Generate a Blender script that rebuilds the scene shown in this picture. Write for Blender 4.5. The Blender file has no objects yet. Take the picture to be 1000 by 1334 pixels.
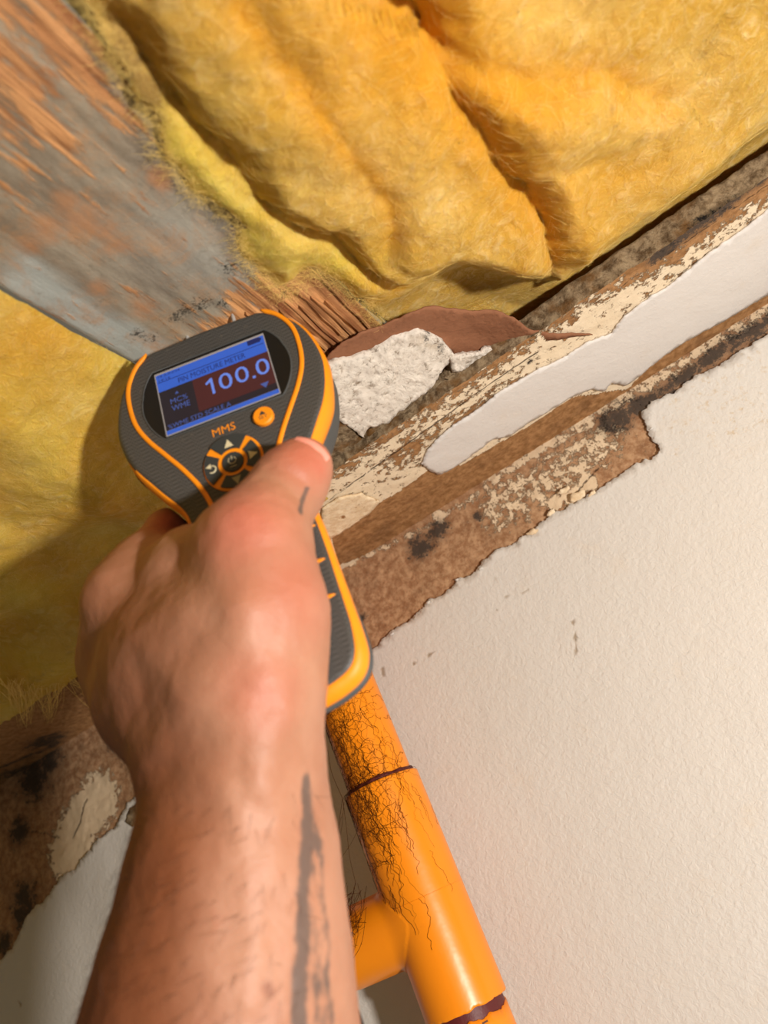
import bpy, bmesh, math, random
import numpy as np
from mathutils import Matrix, Vector
from mathutils.geometry import delaunay_2d_cdt

# ------------------------------------------------------------------ camera, light, exposure
# lengths below are millimetres; origin = the inside corner between wall and ceiling, X along the wall, Y into it, Z up
CZ = 2400.0                                   # height of the ceiling above the room floor
FOC = 980.0
Xc = np.array([0.80925496, -0.51824355, -0.27664062])
Yc = np.array([0.45308597, 0.25087205, 0.85543926])
Zc = np.array([-0.37392448, -0.81761044, 0.43782833])
M = np.array([Xc, Yc, Zc])                    # camera frame (x right, y down, z forward) -> world
CAM = np.array([0.0, -475.0, -223.0])
scene = bpy.context.scene
COL = scene.collection


def to_m(p):
    p = np.asarray(p, float)
    return (p + np.array([0, 0, CZ])) * 0.001


def cam2w(p):
    return np.asarray(p, float) @ M.T + CAM


cd = bpy.data.cameras.new('camera')
cam = bpy.data.objects.new('camera', cd)
COL.objects.link(cam)
cm = Matrix.Identity(4)
for i in range(3):
    cm[i][0] = M[i][0]; cm[i][1] = -M[i][1]; cm[i][2] = -M[i][2]; cm[i][3] = to_m(CAM)[i]
cam.matrix_world = cm
cd.sensor_fit = 'AUTO'; cd.sensor_width = 36.0; cd.lens = FOC / 1334 * 36.0
cd.clip_start = 0.005
cd.dof.use_dof = True; cd.dof.focus_distance = 0.40; cd.dof.aperture_fstop = 9.0
scene.camera = cam

world = bpy.data.worlds.new('world'); scene.world = world
world.use_nodes = True
bg = world.node_tree.nodes['Background']
bg.inputs[0].default_value = (1.0, 0.86, 0.62, 1); bg.inputs[1].default_value = 0.13


def lamp(name, pos_cam, aim_cam, power, size, colour):
    ld = bpy.data.lights.new(name, 'AREA'); ld.shape = 'DISK'; ld.size = size
    ld.energy = power; ld.color = colour
    lo = bpy.data.objects.new(name, ld); COL.objects.link(lo)
    p = Vector(to_m(cam2w(pos_cam))); q = Vector(to_m(cam2w(aim_cam)))
    lo.location = p
    lo.rotation_euler = (q - p).to_track_quat('-Z', 'Y').to_euler()
    return lo


lamp('torch_light', (315, -35, -265), (0, 60, 420), 6.7, 0.04, (1.0, 0.925, 0.85))

vs = scene.view_settings
vs.view_transform = 'Standard'; vs.look = 'None'; vs.exposure = 0.0; vs.gamma = 1.0; vs.use_curve_mapping = False

# ------------------------------------------------------------------ projection helpers
def ray(px, py):
    return M @ np.array([(px - 500) / FOC, (py - 667) / FOC, 1.0])


def on_wall(px, py, y=0.0):
    r = ray(px, py); return CAM + r * ((y - CAM[1]) / r[1])


def on_level(px, py, z=0.0):
    r = ray(px, py); return CAM + r * ((z - CAM[2]) / r[2])


def Pc(px, py, d):
    return np.array([(px - 500) / FOC * d, (py - 667) / FOC * d, d])


# ------------------------------------------------------------------ noise (gradient noise on arrays)
_rs = np.random.RandomState(7)
_perm = np.concatenate([_rs.permutation(256)] * 3)
_grad = _rs.normal(size=(256, 3)); _grad /= np.linalg.norm(_grad, axis=1)[:, None]


def pn(x, y, z=0.0):
    x, y, z = np.broadcast_arrays(np.asarray(x, float), np.asarray(y, float), np.asarray(z, float))
    xi, yi, zi = np.floor(x).astype(int), np.floor(y).astype(int), np.floor(z).astype(int)
    xf, yf, zf = x - xi, y - yi, z - zi
    u, v, w_ = [t * t * t * (t * (t * 6 - 15) + 10) for t in (xf, yf, zf)]
    out = 0
    for dx in (0, 1):
        for dy in (0, 1):
            for dz in (0, 1):
                h = _perm[_perm[_perm[(xi + dx) & 255] + ((yi + dy) & 255)] + ((zi + dz) & 255)]
                g = _grad[h]
                d = g[..., 0] * (xf - dx) + g[..., 1] * (yf - dy) + g[..., 2] * (zf - dz)
                out = out + d * (u if dx else 1 - u) * (v if dy else 1 - v) * (w_ if dz else 1 - w_)
    return out * 1.5


def fbm(x, y, z=0.0, oct=4):
    s = 0; a = 1.0; f = 1.0
    for i in range(oct):
        s = s + a * pn(np.asarray(x) * f + 13.7 * i, np.asarray(y) * f + 5.1 * i, np.asarray(z) * f + 3.3 * i)
        a *= 0.5; f *= 2.03
    return s


def smooth(e0, e1, x):
    t = np.clip((x - e0) / (e1 - e0), 0, 1)
    return t * t * (3 - 2 * t)


def seg_dist(P, a, b):
    a = np.asarray(a, float); b = np.asarray(b, float)
    ab = b - a
    t = np.clip(((P - a) @ ab) / max(ab @ ab, 1e-9), 0, 1)
    return np.linalg.norm(P - (a + t[..., None] * ab), axis=-1)


def line_dist(P, pts):
    d = np.full(P.shape[:-1], 1e9)
    for a, b in zip(pts[:-1], pts[1:]):
        d = np.minimum(d, seg_dist(P, a, b))
    return d


def in_poly(P, poly):
    x, y = P[..., 0], P[..., 1]
    c = np.zeros(x.shape, bool)
    n = len(poly)
    for i in range(n):
        x0, y0 = poly[i]; x1, y1 = poly[(i + 1) % n]
        if y0 == y1:
            continue
        k = ((y0 > y) != (y1 > y)) & (x < (x1 - x0) * (y - y0) / (y1 - y0) + x0)
        c ^= k
    return c


# ------------------------------------------------------------------ objects
def tag(o, label=None, cat=None, group=None, kind=None):
    for k, v in (('label', label), ('category', cat), ('group', group), ('kind', kind)):
        if v:
            o[k] = v
    return o


def thing(name, base, label, cat):
    o = bpy.data.objects.new(name, None); COL.objects.link(o)
    o.empty_display_size = 0.02
    o.location = to_m(base)
    return tag(o, label, cat)


def obj(name, verts, faces, mat, parent=None, attrs=None, smooth_=True, kind=None, label=None):
    """verts: mm in the corner frame; faces: int array (quads or tris) or list of tuples"""
    v = to_m(verts)
    base = np.zeros(3)
    p = parent
    while p is not None:
        base = base + np.array(p.location); p = p.parent
    v = v - base
    me = bpy.data.meshes.new(name)
    if isinstance(faces, np.ndarray):
        n = len(faces); k = faces.shape[1]
        me.vertices.add(len(v)); me.vertices.foreach_set('co', v.ravel())
        me.loops.add(n * k); me.loops.foreach_set('vertex_index', faces.ravel().astype(np.int32))
        me.polygons.add(n); me.polygons.foreach_set('loop_start', np.arange(0, n * k, k, dtype=np.int32))
        me.update(calc_edges=True)
    else:
        me.from_pydata([tuple(q) for q in v], [], [tuple(int(i) for i in f) for f in faces])
    me.validate()
    if smooth_:
        me.polygons.foreach_set('use_smooth', np.ones(len(me.polygons), bool))
    for k_, a in (attrs or {}).items():
        at = me.attributes.new(k_, 'FLOAT', 'POINT')
        at.data.foreach_set('value', np.asarray(a, np.float32))
    me.materials.append(mat)
    me.update()
    o = bpy.data.objects.new(name, me); COL.objects.link(o)
    o.parent = parent
    if kind:
        o['kind'] = kind
    if label:
        o['label'] = label
    return o


def grid_faces(nu, nv, wrap=False):
    i = np.arange(nu if wrap else nu - 1)[:, None]; j = np.arange(nv - 1)[None, :]
    i2 = (i + 1) % nu
    f = np.stack([i * nv + j + 0 * i2, i2 * nv + j, i2 * nv + j + 1, i * nv + j + 1], -1)
    return f.reshape(-1, 4)


def flip(f):
    return f[:, ::-1].copy()


def jag(pts, step, amp, seed, closed=True, rough=0.6):
    """subdivide a 2D polyline and shake it with fractal noise"""
    pts = [np.asarray(p, float) for p in pts]
    out = []
    m = len(pts) if closed else len(pts) - 1
    s = 0.0
    for i in range(m):
        a, b = pts[i], pts[(i + 1) % len(pts)]
        L = np.linalg.norm(b - a); n = max(1, int(L / step))
        t = (b - a) / max(L, 1e-9); nn = np.array([-t[1], t[0]])
        for k in range(n):
            q = a + (b - a) * k / n
            d = 0; am = amp; f = 1.0 / (step * 7)
            for o_ in range(4):
                d += am * float(pn((s + L * k / n) * f, seed * 7.31 + o_ * 3.7, 0.5)); am *= rough; f *= 2.1
            out.append(q + nn * d)
        s += L
    if not closed:
        out.append(pts[-1])
    return np.array(out)


def patch(name, outline, mapf, mat, step, parent=None, thick=None, attrs=None, seed=0, kind=None, label=None, smooth_=True):
    """irregular sheet: 2D outline filled with jittered points, mapped to 3D by mapf(P)->(N,3); thick = offset vector of the far side"""
    rs = np.random.RandomState(seed + 11)
    lo, hi = outline.min(0), outline.max(0)
    gx, gy = np.meshgrid(np.arange(lo[0], hi[0], step), np.arange(lo[1], hi[1], step), indexing='ij')
    P = np.stack([gx, gy], -1).reshape(-1, 2) + rs.uniform(-.3, .3, (gx.size, 2)) * step
    P = P[in_poly(P, outline)]
    n = len(outline)
    if len(P):
        d = np.full(len(P), 1e9)
        for a in range(0, n):
            d = np.minimum(d, np.hypot(P[:, 0] - outline[a, 0], P[:, 1] - outline[a, 1]))
        P = P[d > step * 0.45]
    A = np.vstack([outline, P])
    r = delaunay_2d_cdt([Vector(q) for q in A], [], [list(range(n))], 1, 1e-6)
    V2 = np.array([tuple(q) for q in r[0]])
    F = [tuple(f) for f in r[2]]
    tri = np.array([f for f in F if len(f) == 3])
    p0, p1, p2 = V2[tri[:, 0]], V2[tri[:, 1]], V2[tri[:, 2]]
    area = (p1[:, 0] - p0[:, 0]) * (p2[:, 1] - p0[:, 1]) - (p1[:, 1] - p0[:, 1]) * (p2[:, 0] - p0[:, 0])
    tri[area < 0] = tri[area < 0][:, ::-1]
    V3 = mapf(V2)
    nv = len(V2)
    if thick is not None:
        e = {}
        for f in tri:
            for a, b in ((f[0], f[1]), (f[1], f[2]), (f[2], f[0])):
                e[(a, b)] = 1
        rim = [(a, b) for (a, b) in e if (b, a) not in e]
        back = V3 + (thick(V2) if callable(thick) else np.asarray(thick))
        V3 = np.vstack([V3, back])
        side = []
        for a, b in rim:
            side += [(b, a, a + nv), (b, a + nv, b + nv)]
        F3 = np.vstack([tri, tri[:, ::-1] + nv, np.array(side)])
    else:
        F3 = tri
    at = None
    if attrs:
        at = {k: (np.concatenate([f(V2), f(V2)]) if thick is not None else f(V2)) for k, f in attrs.items()}
    return obj(name, V3, F3, mat, parent, at, smooth_=smooth_, kind=kind, label=label)


def tube_arrays(paths, radii, sides=4):
    """many tubes at once; paths list of (n,3) arrays, radii list of scalars or arrays"""
    V = []; F = []; off = 0
    for pth, r in zip(paths, radii):
        pth = np.asarray(pth, float); n = len(pth)
        T = np.gradient(pth, axis=0); T /= np.linalg.norm(T, axis=1)[:, None] + 1e-12
        ref = np.array([0.31, 0.17, 0.94]) if abs(T[0] @ np.array([0.31, 0.17, 0.94])) < .9 else np.array([1.0, 0, 0])
        A = np.cross(T, ref); A /= np.linalg.norm(A, axis=1)[:, None] + 1e-12
        B = np.cross(T, A)
        ang = np.arange(sides) * 2 * math.pi / sides
        rr = np.broadcast_to(np.asarray(r, float), (n,))
        ring = pth[:, None, :] + rr[:, None, None] * (np.cos(ang)[None, :, None] * A[:, None, :] + np.sin(ang)[None, :, None] * B[:, None, :])
        V.append(ring.reshape(-1, 3))
        i = np.arange(n - 1)[:, None]; j = np.arange(sides)[None, :]; j2 = (j + 1) % sides
        f = np.stack([i * sides + j, i * sides + j2, (i + 1) * sides + j2, (i + 1) * sides + j], -1).reshape(-1, 4) + off
        F.append(f); off += n * sides
    return np.vstack(V), np.vstack(F)


def spline(pts, n):
    """Catmull-Rom through pts, n samples"""
    P = np.asarray(pts, float)
    P = np.vstack([2 * P[0] - P[1], P, 2 * P[-1] - P[-2]])
    m = len(P) - 3
    t = np.linspace(0, m - 1e-9, n); i = t.astype(int); u = (t - i)[:, None]
    a, b, c, d = P[i], P[i + 1], P[i + 2], P[i + 3]
    return 0.5 * ((2 * b) + (-a + c) * u + (2 * a - 5 * b + 4 * c - d) * u ** 2 + (-a + 3 * b - 3 * c + d) * u ** 3)


def surface_nets(D, origin, step):
    ins = D < 0
    nx, ny, nz = D.shape
    c = np.zeros((nx - 1, ny - 1, nz - 1), np.int8)
    for dx in (0, 1):
        for dy in (0, 1):
            for dz in (0, 1):
                c += ins[dx:nx - 1 + dx, dy:ny - 1 + dy, dz:nz - 1 + dz]
    act = (c > 0) & (c < 8)
    idx = np.full(act.shape, -1, np.int64)
    cells = np.argwhere(act)
    idx[act] = np.arange(len(cells))
    acc = np.zeros((len(cells), 3)); cnt = np.zeros(len(cells))
    corners = [(dx, dy, dz) for dx in (0, 1) for dy in (0, 1) for dz in (0, 1)]
    for a in corners:
        for ax in range(3):
            if a[ax] == 1:
                continue
            b = list(a); b[ax] = 1
            da = D[cells[:, 0] + a[0], cells[:, 1] + a[1], cells[:, 2] + a[2]]
            db = D[cells[:, 0] + b[0], cells[:, 1] + b[1], cells[:, 2] + b[2]]
            x = (da < 0) != (db < 0)
            t = da / np.where(x, da - db, 1)
            p = np.tile(np.array(a, float), (len(cells), 1)); p[:, ax] += t
            acc[x] += p[x]; cnt[x] += 1
    V = origin + (cells + acc / cnt[:, None]) * step
    F = []
    for ax in range(3):
        s0 = [slice(None)] * 3; s1 = [slice(None)] * 3
        s0[ax] = slice(0, -1); s1[ax] = slice(1, None)
        A = ins[tuple(s0)]; B = ins[tuple(s1)]
        o1, o2 = [(1, 2), (2, 0), (0, 1)][ax]
        e = np.argwhere(A != B)
        ok = (e[:, o1] > 0) & (e[:, o2] > 0)
        for k in (o1, o2):
            ok &= e[:, k] < D.shape[k] - 1
        e = e[ok]
        fl = A[e[:, 0], e[:, 1], e[:, 2]]

        def cell(d1, d2):
            q = e.copy(); q[:, o1] -= d1; q[:, o2] -= d2
            return idx[q[:, 0], q[:, 1], q[:, 2]]
        q = np.stack([cell(1, 1), cell(0, 1), cell(0, 0), cell(1, 0)], -1)
        q[~fl] = q[~fl][:, ::-1]
        F.append(q)
    return V, np.vstack(F)


# ------------------------------------------------------------------ materials
def S(r, g, b):
    f = lambda c: (c / 255 / 12.92) if c / 255 <= 0.04045 else ((c / 255 + 0.055) / 1.055) ** 2.4
    return (f(r), f(g), f(b), 1.0)


class NT:
    def __init__(self, name, rough=0.6, spec=0.5):
        self.m = bpy.data.materials.new(name); self.m.use_nodes = True
        self.t = self.m.node_tree
        self.b = self.t.nodes['Principled BSDF']
        self.b.inputs['Roughness'].default_value = rough
        self.b.inputs['Specular IOR Level'].default_value = spec
        self.tc = self.t.nodes.new('ShaderNodeTexCoord').outputs['Object']

    def put(self, sock, v):
        if isinstance(v, bpy.types.NodeSocket):
            self.t.links.new(v, sock)
        else:
            sock.default_value = v

    def noise(self, scale, detail=4, rough=0.55, vec=None, dist=0.0, out='Fac', stretch=None):
        n = self.t.nodes.new('ShaderNodeTexNoise')
        v = vec or self.tc
        if stretch:
            v = self.mapping(v, stretch)
        self.t.links.new(v, n.inputs['Vector'])
        n.inputs['Scale'].default_value = scale; n.inputs['Detail'].default_value = detail
        n.inputs['Roughness'].default_value = rough; n.inputs['Distortion'].default_value = dist
        return n.outputs[out]

    def vor(self, scale, feature='F1', vec=None, out='Distance'):
        n = self.t.nodes.new('ShaderNodeTexVoronoi'); n.feature = feature
        self.t.links.new(vec or self.tc, n.inputs['Vector']); n.inputs['Scale'].default_value = scale
        return n.outputs[out]

    def mapping(self, v, scale, rot=(0, 0, 0)):
        n = self.t.nodes.new('ShaderNodeMapping')
        self.t.links.new(v, n.inputs['Vector']); n.inputs['Scale'].default_value = scale; n.inputs['Rotation'].default_value = rot
        return n.outputs[0]

    def attr(self, name):
        n = self.t.nodes.new('ShaderNodeAttribute'); n.attribute_name = name
        return n.outputs['Fac']

    def math(self, op, a, b=0.0, c=None, clamp=False):
        n = self.t.nodes.new('ShaderNodeMath'); n.operation = op; n.use_clamp = clamp
        self.put(n.inputs[0], a); self.put(n.inputs[1], b)
        if c is not None:
            self.put(n.inputs[2], c)
        return n.outputs[0]

    def step(self, x, e0, e1):
        n = self.t.nodes.new('ShaderNodeMapRange'); n.interpolation_type = 'SMOOTHSTEP'
        self.put(n.inputs[0], x); n.inputs[1].default_value = e0; n.inputs[2].default_value = e1
        return n.outputs[0]

    def ramp(self, f, stops):
        n = self.t.nodes.new('ShaderNodeValToRGB'); self.put(n.inputs[0], f)
        cr = n.color_ramp
        while len(cr.elements) < len(stops):
            cr.elements.new(0.5)
        for e, (p, c) in zip(cr.elements, stops):
            e.position = p; e.color = c
        return n.outputs[0]

    def mix(self, f, a, b, mode='MIX'):
        n = self.t.nodes.new('ShaderNodeMix'); n.data_type = 'RGBA'; n.blend_type = mode
        self.put(n.inputs[0], f); self.put(n.inputs[6], a); self.put(n.inputs[7], b)
        return n.outputs[2]

    def bump(self, h, dist, strength=1.0, prev=None):
        n = self.t.nodes.new('ShaderNodeBump')
        self.put(n.inputs['Height'], h); n.inputs['Distance'].default_value = dist; n.inputs['Strength'].default_value = strength
        if prev is not None:
            self.t.links.new(prev, n.inputs['Normal'])
        return n.outputs[0]

    def col(self, c):
        self.put(self.b.inputs['Base Color'], c); return self

    def nrm(self, n):
        self.put(self.b.inputs['Normal'], n); return self

    def sss(self, w, rad, scale):
        self.b.inputs['Subsurface Weight'].default_value = w
        self.b.inputs['Subsurface Radius'].default_value = rad
        self.b.inputs['Subsurface Scale'].default_value = scale
        return self

    def emit(self, c, s):
        self.put(self.b.inputs['Emission Color'], c); self.b.inputs['Emission Strength'].default_value = s
        return self


def plain(name, c, rough=0.6, spec=0.5, bump=None, emit=None):
    n = NT(name, rough, spec).col(c)
    if bump:
        n.nrm(n.bump(n.noise(bump[0], 3), bump[1], bump[2]))
    if emit:
        n.emit(c, emit)
    return n.m


# wall substrate: damp brown plaster with cream remains and black mould
def damp_material(name, base_dark, base_mid, cream):
    n = NT(name, 0.85, 0.25)
    big = n.noise(38, 5, 0.6); mid = n.noise(190, 6, 0.7); fine = n.noise(900, 4, 0.7)
    c = n.mix(n.step(mid, 0.36, 0.66), base_dark, base_mid)
    c = n.mix(n.math('MULTIPLY', n.step(fine, 0.5, 0.75), 0.5), c, S(176, 128, 88))
    c = n.mix(n.math('MULTIPLY', n.step(big, 0.5, 0.7), 0.35), c, S(84, 54, 32))
    # cream remains: attribute plus break-up
    k = n.math('ADD', n.attr('cream'), n.math('MULTIPLY', n.math('SUBTRACT', n.noise(150, 6, 0.68), 0.5), 1.7))
    k = n.math('ADD', k, n.math('MULTIPLY', n.math('SUBTRACT', fine, 0.5), 0.5))
    kf = n.step(k, 0.44, 0.58)
    c = n.mix(kf, c, n.mix(n.noise(60, 3), cream, S(226, 205, 172)))
    m_ = n.math('ADD', n.math('MULTIPLY', n.attr('mould'), 0.98), n.math('MULTIPLY', n.math('SUBTRACT', n.noise(380, 8, 0.85), 0.5), 3.2))
    m_ = n.math('ADD', m_, n.math('MULTIPLY', n.math('SUBTRACT', n.noise(110, 4, 0.6), 0.5), 1.6))
    mf = n.step(m_, 0.5, 0.85)
    c = n.mix(n.math('MULTIPLY', mf, 0.94), c, n.mix(n.noise(500, 3), S(22, 20, 20), S(64, 58, 54)))
    haze = n.step(n.attr('mould'), 0.1, 0.9)
    c = n.mix(n.math('MULTIPLY', haze, 0.35), c, S(92, 78, 66))
    cr = n.step(n.attr('crack'), 0.35, 0.9)
    c = n.mix(n.math('MULTIPLY', cr, 0.85), c, S(52, 36, 22))
    n.col(c)
    h = n.math('ADD', n.math('MULTIPLY', mid, 0.6), n.math('MULTIPLY', kf, 0.55))
    h = n.math('SUBTRACT', h, n.math('MULTIPLY', cr, 0.8))
    n.nrm(n.bump(fine, 0.0007, 0.55, n.bump(h, 0.0009, 0.9)))
    return n.m


MAT_WALLBASE = damp_material('damp_plaster', S(146, 106, 74), S(190, 153, 117), S(218, 192, 160))
MAT_CEIL = damp_material('damp_ceiling_board', S(136, 96, 56), S(176, 132, 88), S(236, 218, 190))


def paint_mat(name, c1, c2, peel=1.0):
    n = NT(name, 0.62, 0.35)
    c = n.mix(n.noise(9, 4, 0.6), c1, c2)
    tw = n.noise(45, 5, 0.6)
    c = n.mix(n.math('MULTIPLY', n.step(tw, 0.56, 0.8), 0.22), c, S(212, 190, 160))
    speck = n.step(n.vor(95), 0.035, 0.0)
    pick = n.step(n.noise(31, 2), 0.6, 0.64)
    c = n.mix(n.math('MULTIPLY', n.math('MULTIPLY', speck, pick), 0.55), c, S(128, 112, 92))
    st = n.attr('stain')
    c = n.mix(n.math('MULTIPLY', n.step(n.math('ADD', st, n.math('MULTIPLY', n.math('SUBTRACT', n.noise(260, 5, .7), .5), 1.3)), 0.45, 0.75), 0.8), c, S(196, 174, 142))
    ck = n.step(n.attr('crack'), 0.4, 0.95)
    c = n.mix(n.math('MULTIPLY', ck, 0.75), c, S(150, 128, 100))
    n.col(c)
    b = n.bump(n.noise(330, 4, 0.6, dist=0.6), 0.0013, 0.5 * peel)
    b = n.bump(n.noise(120, 2, 0.5), 0.0016, 0.22 * peel, b)
    n.nrm(n.bump(n.math('MULTIPLY', ck, -1.0), 0.0006, 0.6, b))
    return n.m


MAT_PAINT = paint_mat('white_wall_paint', S(215, 211, 205), S(208, 203, 195))
MAT_PAINT2 = paint_mat('white_ceiling_paint', S(219, 214, 209), S(212, 206, 200), 0.55)


def cream_mat():
    n = NT('cream_skim', 0.8, 0.3)
    k = n.noise(170, 5, 0.7)
    c = n.mix(n.step(k, 0.35, 0.7), S(236, 216, 184), S(212, 184, 146))
    c = n.mix(n.step(n.noise(120, 6, 0.7), 0.6, 0.68), c, S(150, 108, 66))
    n.col(c).nrm(n.bump(n.noise(420, 4), 0.0008, 0.6))
    return n.m


MAT_CREAM = cream_mat()


def gypsum_mat():
    n = NT('white_gypsum', 0.9, 0.2)
    k = n.noise(210, 7, 0.75)
    c = n.mix(n.step(k, 0.5, 0.3), S(244, 234, 220), S(140, 120, 98))
    c = n.mix(n.math('MULTIPLY', n.step(n.noise(70, 4), 0.6, 0.75), 0.5), c, S(206, 186, 158))
    c = n.mix(n.step(n.math('ADD', n.math('MULTIPLY', n.attr('mould'), 0.7), n.math('MULTIPLY', n.math('SUBTRACT', n.noise(420, 8, .85), .5), 3.0)), 0.5, 0.8), c, S(52, 42, 34))
    n.col(c).nrm(n.bump(n.noise(800, 4, 0.7), 0.0008, 0.7, n.bump(k, 0.0022, 0.9)))
    return n.m


MAT_GYPSUM = gypsum_mat()


def paper_mat():
    n = NT('brown_board_paper', 0.85, 0.25)
    c = n.mix(n.noise(60, 5, 0.65), S(128, 84, 58), S(150, 102, 74))
    c = n.mix(n.math('MULTIPLY', n.step(n.noise(260, 4), 0.58, 0.75), 0.5), c, S(112, 72, 48))
    n.col(c).nrm(n.bump(n.noise(480, 5, 0.65), 0.0009, 0.55, n.bump(n.noise(60, 3), 0.003, 0.4)))
    return n.m


MAT_PAPER = paper_mat()


def core_mat():
    n = NT('weathered_board_core', 0.95, 0.15)
    k = n.noise(160, 7, 0.75)
    c = n.mix(n.step(k, 0.34, 0.66), S(92, 72, 50), S(178, 156, 124))
    c = n.mix(n.step(n.noise(60, 4), 0.48, 0.68), c, S(124, 88, 48))
    c = n.mix(n.step(n.math('ADD', n.attr('mould'), n.math('MULTIPLY', n.math('SUBTRACT', k, .5), 1.6)), 0.45, 0.75), c, S(34, 30, 28))
    n.col(c).nrm(n.bump(n.noise(600, 5, 0.75), 0.0012, 0.8, n.bump(k, 0.0025, 0.9)))
    return n.m


MAT_CORE = core_mat()


def joist_mat():
    n = NT('weathered_timber', 0.75, 0.3)
    v = n.mapping(n.tc, (1.0, 0.055, 1.0))
    v2 = n.mapping(n.tc, (1.0, 0.22, 1.0))
    grain = n.noise(420, 5, 0.6, vec=v, dist=0.25)
    bands = n.noise(150, 3, 0.5, vec=v)
    wood = n.mix(n.step(grain, 0.33, 0.66), S(136, 90, 54), S(214, 158, 104))
    wood = n.mix(n.math('MULTIPLY', n.step(bands, 0.45, 0.65), 0.6), wood, S(150, 96, 58))
    red = n.math('MULTIPLY', n.step(n.attr('bare'), .7, .95), n.step(n.noise(70, 3, vec=v2), 0.55, 0.62))
    wood = n.mix(n.math('MULTIPLY', red, 0.6), wood, S(128, 58, 34))
    g = n.noise(80, 6, 0.65, vec=v2)
    grey = n.mix(n.step(g, 0.35, 0.65), S(116, 102, 84), S(152, 140, 120))
    grey = n.mix(n.step(n.noise(300, 5, 0.7, vec=v2), 0.55, 0.8), grey, S(104, 92, 74))
    blue = n.mix(n.noise(60, 5, 0.6, vec=v2), S(144, 148, 142), S(170, 172, 164))
    grey = n.mix(n.attr('bluegrey'), grey, blue)
    kk = n.math('ADD', n.attr('bare'), n.math('MULTIPLY', n.math('SUBTRACT', n.noise(95, 7, 0.72, vec=v2), 0.5), 2.6))
    kk = n.math('ADD', kk, n.math('MULTIPLY', n.math('SUBTRACT', grain, 0.5), 0.7))
    kf = n.step(kk, 0.38, 0.66)
    grey = n.mix(n.math('MULTIPLY', n.step(n.noise(48, 7, 0.75, dist=0.5), 0.46, 0.72), 0.65), grey, S(172, 126, 82))
    grey = n.mix(n.math('MULTIPLY', n.step(n.noise(170, 7, 0.8), 0.52, 0.7), 0.4), grey, S(96, 82, 62))
    c = n.mix(kf, grey, wood)
    ru = n.math('ADD', n.attr('rust'), n.math('MULTIPLY', n.math('SUBTRACT', n.noise(130, 6, 0.7, vec=v2), 0.5), 1.6))
    c = n.mix(n.math('MULTIPLY', n.step(ru, 0.35, 1.2), 0.7), c, n.mix(n.noise(200, 3), S(180, 128, 80), S(164, 112, 78)))
    mo = n.math('ADD', n.attr('mould'), n.math('MULTIPLY', n.math('SUBTRACT', n.noise(520, 7, 0.85), 0.5), 2.2))
    c = n.mix(n.math('MULTIPLY', n.step(mo, 0.62, 0.85), 0.9), c, S(30, 26, 22))
    n.col(c)
    h = n.math('ADD', n.math('MULTIPLY', grain, n.math('ADD', n.math('MULTIPLY', kf, 0.8), 0.15)), n.math('MULTIPLY', kf, -0.25))
    n.nrm(n.bump(n.noise(700, 5, 0.7), 0.0006, 0.5, n.bump(h, 0.0016, 0.75)))
    return n.m


MAT_JOIST = joist_mat()


def wool_mat():
    n = NT('yellow_glass_wool', 0.95, 0.1)
    a = n.noise(22, 6, 0.6, dist=0.4); b = n.noise(130, 5, 0.7, dist=0.8); f = n.noise(850, 4, 0.7, dist=1.5)
    c = n.mix(n.step(a, 0.35, 0.68), S(212, 166, 70), S(232, 196, 110))
    c = n.mix(n.math('MULTIPLY', n.step(b, 0.46, 0.72), 0.65), c, S(246, 222, 158))
    c = n.mix(n.math('MULTIPLY', n.step(n.noise(70, 6, 0.75, dist=1.2), 0.5, 0.74), 0.5), c, S(188, 140, 66))
    c = n.mix(n.math('MULTIPLY', n.step(f, 0.55, 0.8), 0.35), c, S(253, 232, 160))
    c = n.mix(n.math('MULTIPLY', n.attr('orange'), 0.85), c, S(230, 160, 40))
    c = n.mix(n.math('MULTIPLY', n.attr('lemon'), 0.75), c, S(236, 214, 92))
    di = n.math('ADD', n.attr('dirt'), n.math('MULTIPLY', n.math('SUBTRACT', n.noise(120, 6, 0.75, dist=0.6), 0.5), 1.1))
    c = n.mix(n.math('MULTIPLY', n.step(di, 0.35, 0.95), 0.75), c, S(128, 98, 62))
    sp = n.math('MULTIPLY', n.step(n.vor(160), 0.075, 0.03), n.step(n.noise(14, 2), 0.56, 0.62))
    c = n.mix(n.math('MULTIPLY', sp, 0.8), c, S(80, 58, 30))
    n.col(c)
    n.sss(0.35, (1.0, 0.62, 0.18), 0.004)
    n.nrm(n.bump(f, 0.0012, 0.9, n.bump(b, 0.004, 0.7)))
    return n.m


MAT_WOOL = wool_mat()
MAT_FIBRE = plain('glass_fibre', S(250, 218, 128), 0.6, 0.3)


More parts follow.
